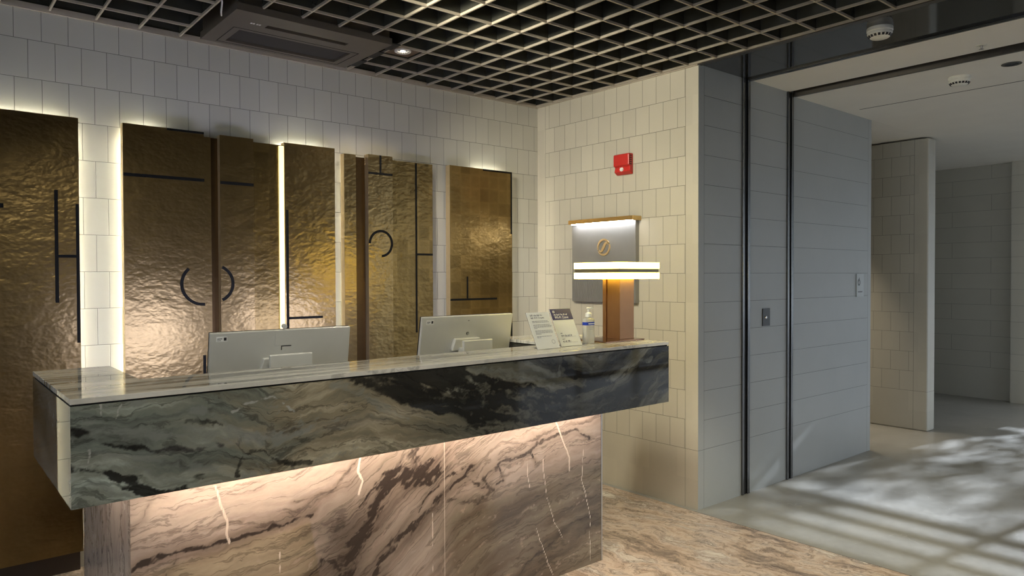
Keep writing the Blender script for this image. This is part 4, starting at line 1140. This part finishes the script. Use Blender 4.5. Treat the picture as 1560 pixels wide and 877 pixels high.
MB().lathe([(0.0005, 0.0), (0.026, 0.0), (0.024, -0.004), (0.0005, -0.005)], n=24).build('escutcheon', M['pump'], sp, smooth=True)
mb = MB().lathe([(0.0005, -0.005), (0.007, -0.005), (0.005, -0.018), (0.0005, -0.018)], n=16).lathe([(0.0005, -0.022), (0.012, -0.022), (0.012, -0.0235), (0.0005, -0.0235)], n=16)
mb.tube([(-0.009, 0, -0.006), (-0.011, 0, -0.015), (-0.004, 0, -0.023)], 0.0016).tube([(0.009, 0, -0.006), (0.011, 0, -0.015), (0.004, 0, -0.023)], 0.0016)
mb.build('sprinkler_frame', M['steel'], sp)
cd = thing('corridor_downlight', 'unlit recessed downlight in the corridor ceiling', 'ceiling light', (5.010, 1.390, ZK))
MB().lathe([(0.038, 0.0), (0.052, 0.0), (0.052, -0.003), (0.038, -0.003)], n=32, caps=False).build('ring', M['steel_dark'], cd)
MB().lathe([(0.0005, -0.001), (0.0378, -0.001)], n=32, caps=False).build('reflector', M['black'], cd)

# downlight on its own plate in one lattice cell
dlx, dly = xs[-1] - 7.5 * DX, ys[-1] - 2.5 * DY
dl = thing('downlight', 'lit recessed downlight with a white ring on a brown plate in the lattice', 'ceiling light', (dlx, dly, ZC))
M['dl_plate'] = plain('brown_plate', (0.13, 0.085, 0.05), 0.5)
MB().box((-DX/2 + 0.006, -DY/2 + 0.006, 0.020), (DX/2 - 0.006, DY/2 - 0.006, 0.026)).build('plate', M['dl_plate'], dl)
MB().lathe([(0.034, 0.012), (0.046, 0.012), (0.047, 0.016), (0.047, 0.0199), (0.034, 0.0199)], n=36, caps=False).build('ring', plain('white_ring', (0.8, 0.79, 0.76), 0.4), dl, smooth=True)
mb = MB()
for i in range(14):
    a = 2 * math.pi * i / 14
    mb.tube([(0.033 * math.cos(a), 0.033 * math.sin(a), 0.0135), (0.016 * math.cos(a), 0.016 * math.sin(a), 0.018)], 0.0014, 5)
mb.build('baffle', M['black'], dl)
MB().lathe([(0.0005, 0.0185), (0.0335, 0.0185)], n=36, caps=False).build('lens', glow('downlight_lens', (1.0, 0.90, 0.74), 2.2), dl)
spot('downlight_lamp', (0, 0, 0.008), P_DOWN, size=110, r=0.03, parent=dl)

# one-way ceiling air conditioner
ac = thing('air_conditioner', 'dark brown ceiling cassette air conditioner set against the back wall', 'air conditioner', (1.59, 3.66, 2.655))
M['ac_body'] = plain('dark_brown_plastic', (0.090, 0.074, 0.058), 0.42, 0.0, 0.05, 10)
def acb(mb, x0, y0, z0, x1, y1, z1, mi=0): return mb.box((x0 - 1.59, y0 - 3.66, z0 - 2.655), (x1 - 1.59, y1 - 3.66, z1 - 2.655), mi)
mb = MB()
gx0, gx1, gy0, gy1 = 1.283, 1.893, 3.657, 3.868
sx0, sx1, sy0, sy1 = 1.370, 1.806, 3.508, 3.550
# face plate with openings for the air slot and the intake grille
for x0, y0, x1, y1 in ((1.175, 3.380, 1.995, sy0), (1.175, sy0, sx0, sy1), (sx1, sy0, 1.995, sy1), (1.175, sy1, 1.995, gy0), (1.175, gy0, gx0, gy1), (gx1, gy0, 1.995, gy1), (1.175, gy1, 1.995, 3.925)):
    acb(mb, x0, y0, 2.655, x1, y1, 2.690)
acb(mb, 1.185, 3.390, 2.690, 1.985, 3.915, 2.900)
mb.build('face_panel', M['ac_body'], ac)
mb = MB(); acb(mb, sx0 - 0.004, sy0 - 0.004, 2.686, sx1 + 0.004, sy1 + 0.004, 2.6895); mb.build('air_slot', M['void'], ac)
mb = MB(); acb(mb, gx0 - .002, gy0 - .002, 2.668, gx1 + .002, gy1 + .002, 2.672)
g_ = G('intake_mesh'); P_ = g_.obj()
w1 = g_.n('TexChecker', {'Vector': P_, 'Scale': 260.0}, 1)
g_.set(color=g_.mix(w1, (0.008, 0.0075, 0.008), (0.05, 0.044, 0.046)), rough=0.8)
mb.build('intake_grille', g_.m, ac)
mb = MB()
for x0, y0, x1, y1 in ((1.245, 3.628, 1.93, 3.632), (1.245, 3.892, 1.93, 3.896), (1.245, 3.632, 1.249, 3.892), (1.926, 3.632, 1.93, 3.892)):
    acb(mb, x0, y0, 2.6542, x1, y1, 2.655)
mb.build('panel_groove', M['void'], ac)
mb = MB()
for k in range(3):
    for x in (1.291, 1.303, 1.320, 1.332):
        acb(mb, x, 3.518 + 0.006 * k, 2.6545, x + 0.009, 3.521 + 0.006 * k, 2.655)
o = mb.build('control_label', M['white_ink'], ac)
for y0_, y1_ in ((3.385, 3.49), (3.56, 3.68), (3.76, 3.89)):
    mb = MB(); acb(mb, 1.995, y0_, 2.664, 2.052, y1_, 2.670); mb.build('dark_cell_plate', M['black'], ac)  # black plates stand in for the dark tops of these lattice cells
cord = MB().tube([(1.083, 3.377, 2.78), (1.11, 3.41, 2.735), (1.135, 3.46, 2.70), (1.15, 3.52, 2.675), (1.16, 3.548, 2.668)], 0.004, 8).build('cable', M['pump'])
tag(cord, 'thin white cable dropping from the lattice beside the air conditioner', 'cable')

# ------------------------------------------------------------------ further lamps out of view, some added as fill
def ceiling_spot(x, y, z, p, label, col=(1, 0.92, 0.72), size=105):
    d = thing('downlight', label, 'ceiling light', (x, y, z), group='recessed downlights overhead')
    MB().lathe([(0.034, 0.0), (0.047, 0.0), (0.047, -0.004), (0.034, -0.004)], n=24, caps=False).build('ring', M['pump'], d)
    MB().lathe([(0.0005, 0.006), (0.0335, 0.006)], n=24, caps=False).build('lens', glow('spot_lens', col, 3.0), d)
    spot('downlight_lamp', (0, 0, -0.01), p, col, size, 0.9, 0.03, parent=d)
    return d
SP = 'recessed downlight in the lattice above the hall'
ceiling_spot(dlx - 6 * DX, dly - 5 * DY, ZC + 0.03, P_DOWN, SP)
def fill_spot(x, y, target, p, size, label, col=(1, 0.94, 0.74)):
    d = thing('fill_spotlight', label, 'spotlight', (x, y, ZC - 0.002), group='added fill spotlights overhead')
    MB().box((-0.02, -0.06, -0.03), (0.02, 0.06, 0.0)).build('track_adapter', M['black'], d, bevel=0.003)
    dirv = (Vector(target) - Vector((x, y, ZC - 0.09))).normalized()
    h = MB().tube([Vector((0, 0, -0.09)) - dirv * 0.06, Vector((0, 0, -0.09)) + dirv * 0.06], 0.035, 24).build('lamp_head', M['black'], d, smooth=True)
    h.data.update()
    MB().tube([(0, 0, -0.02), (0, 0, -0.09)], 0.008).build('stem', M['black'], d)
    lp = Vector((0, 0, -0.09)) + dirv * 0.075
    s_ = spot('fill_lamp', lp, p, col, size, 0.7, 0.11, d)
    s_.rotation_euler = dirv.to_track_quat('-Z', 'Y').to_euler()
for a in FILL_SPOTS:
    fill_spot(*a, 'black spotlight added out of view as fill, aimed at the reception area')
ceiling_spot(6.50, 3.45, ZK, P_PASS, 'recessed downlight hidden in the passage behind the grey wall', (1, 0.84, 0.62), 64)
ceiling_spot(4.43, 0.45, ZC, 55.0, 'recessed downlight added out of view in the white soffit strip', (1, 0.88, 0.66), 110)  # added lamp: its floor bounce brightens the soffit
ceiling_spot(7.4, 0.9, ZK, 22.0, 'recessed downlight added out of view in the corridor ceiling, lit', (1, 0.90, 0.72), 110)  # added lamp to lift the corridor ceiling
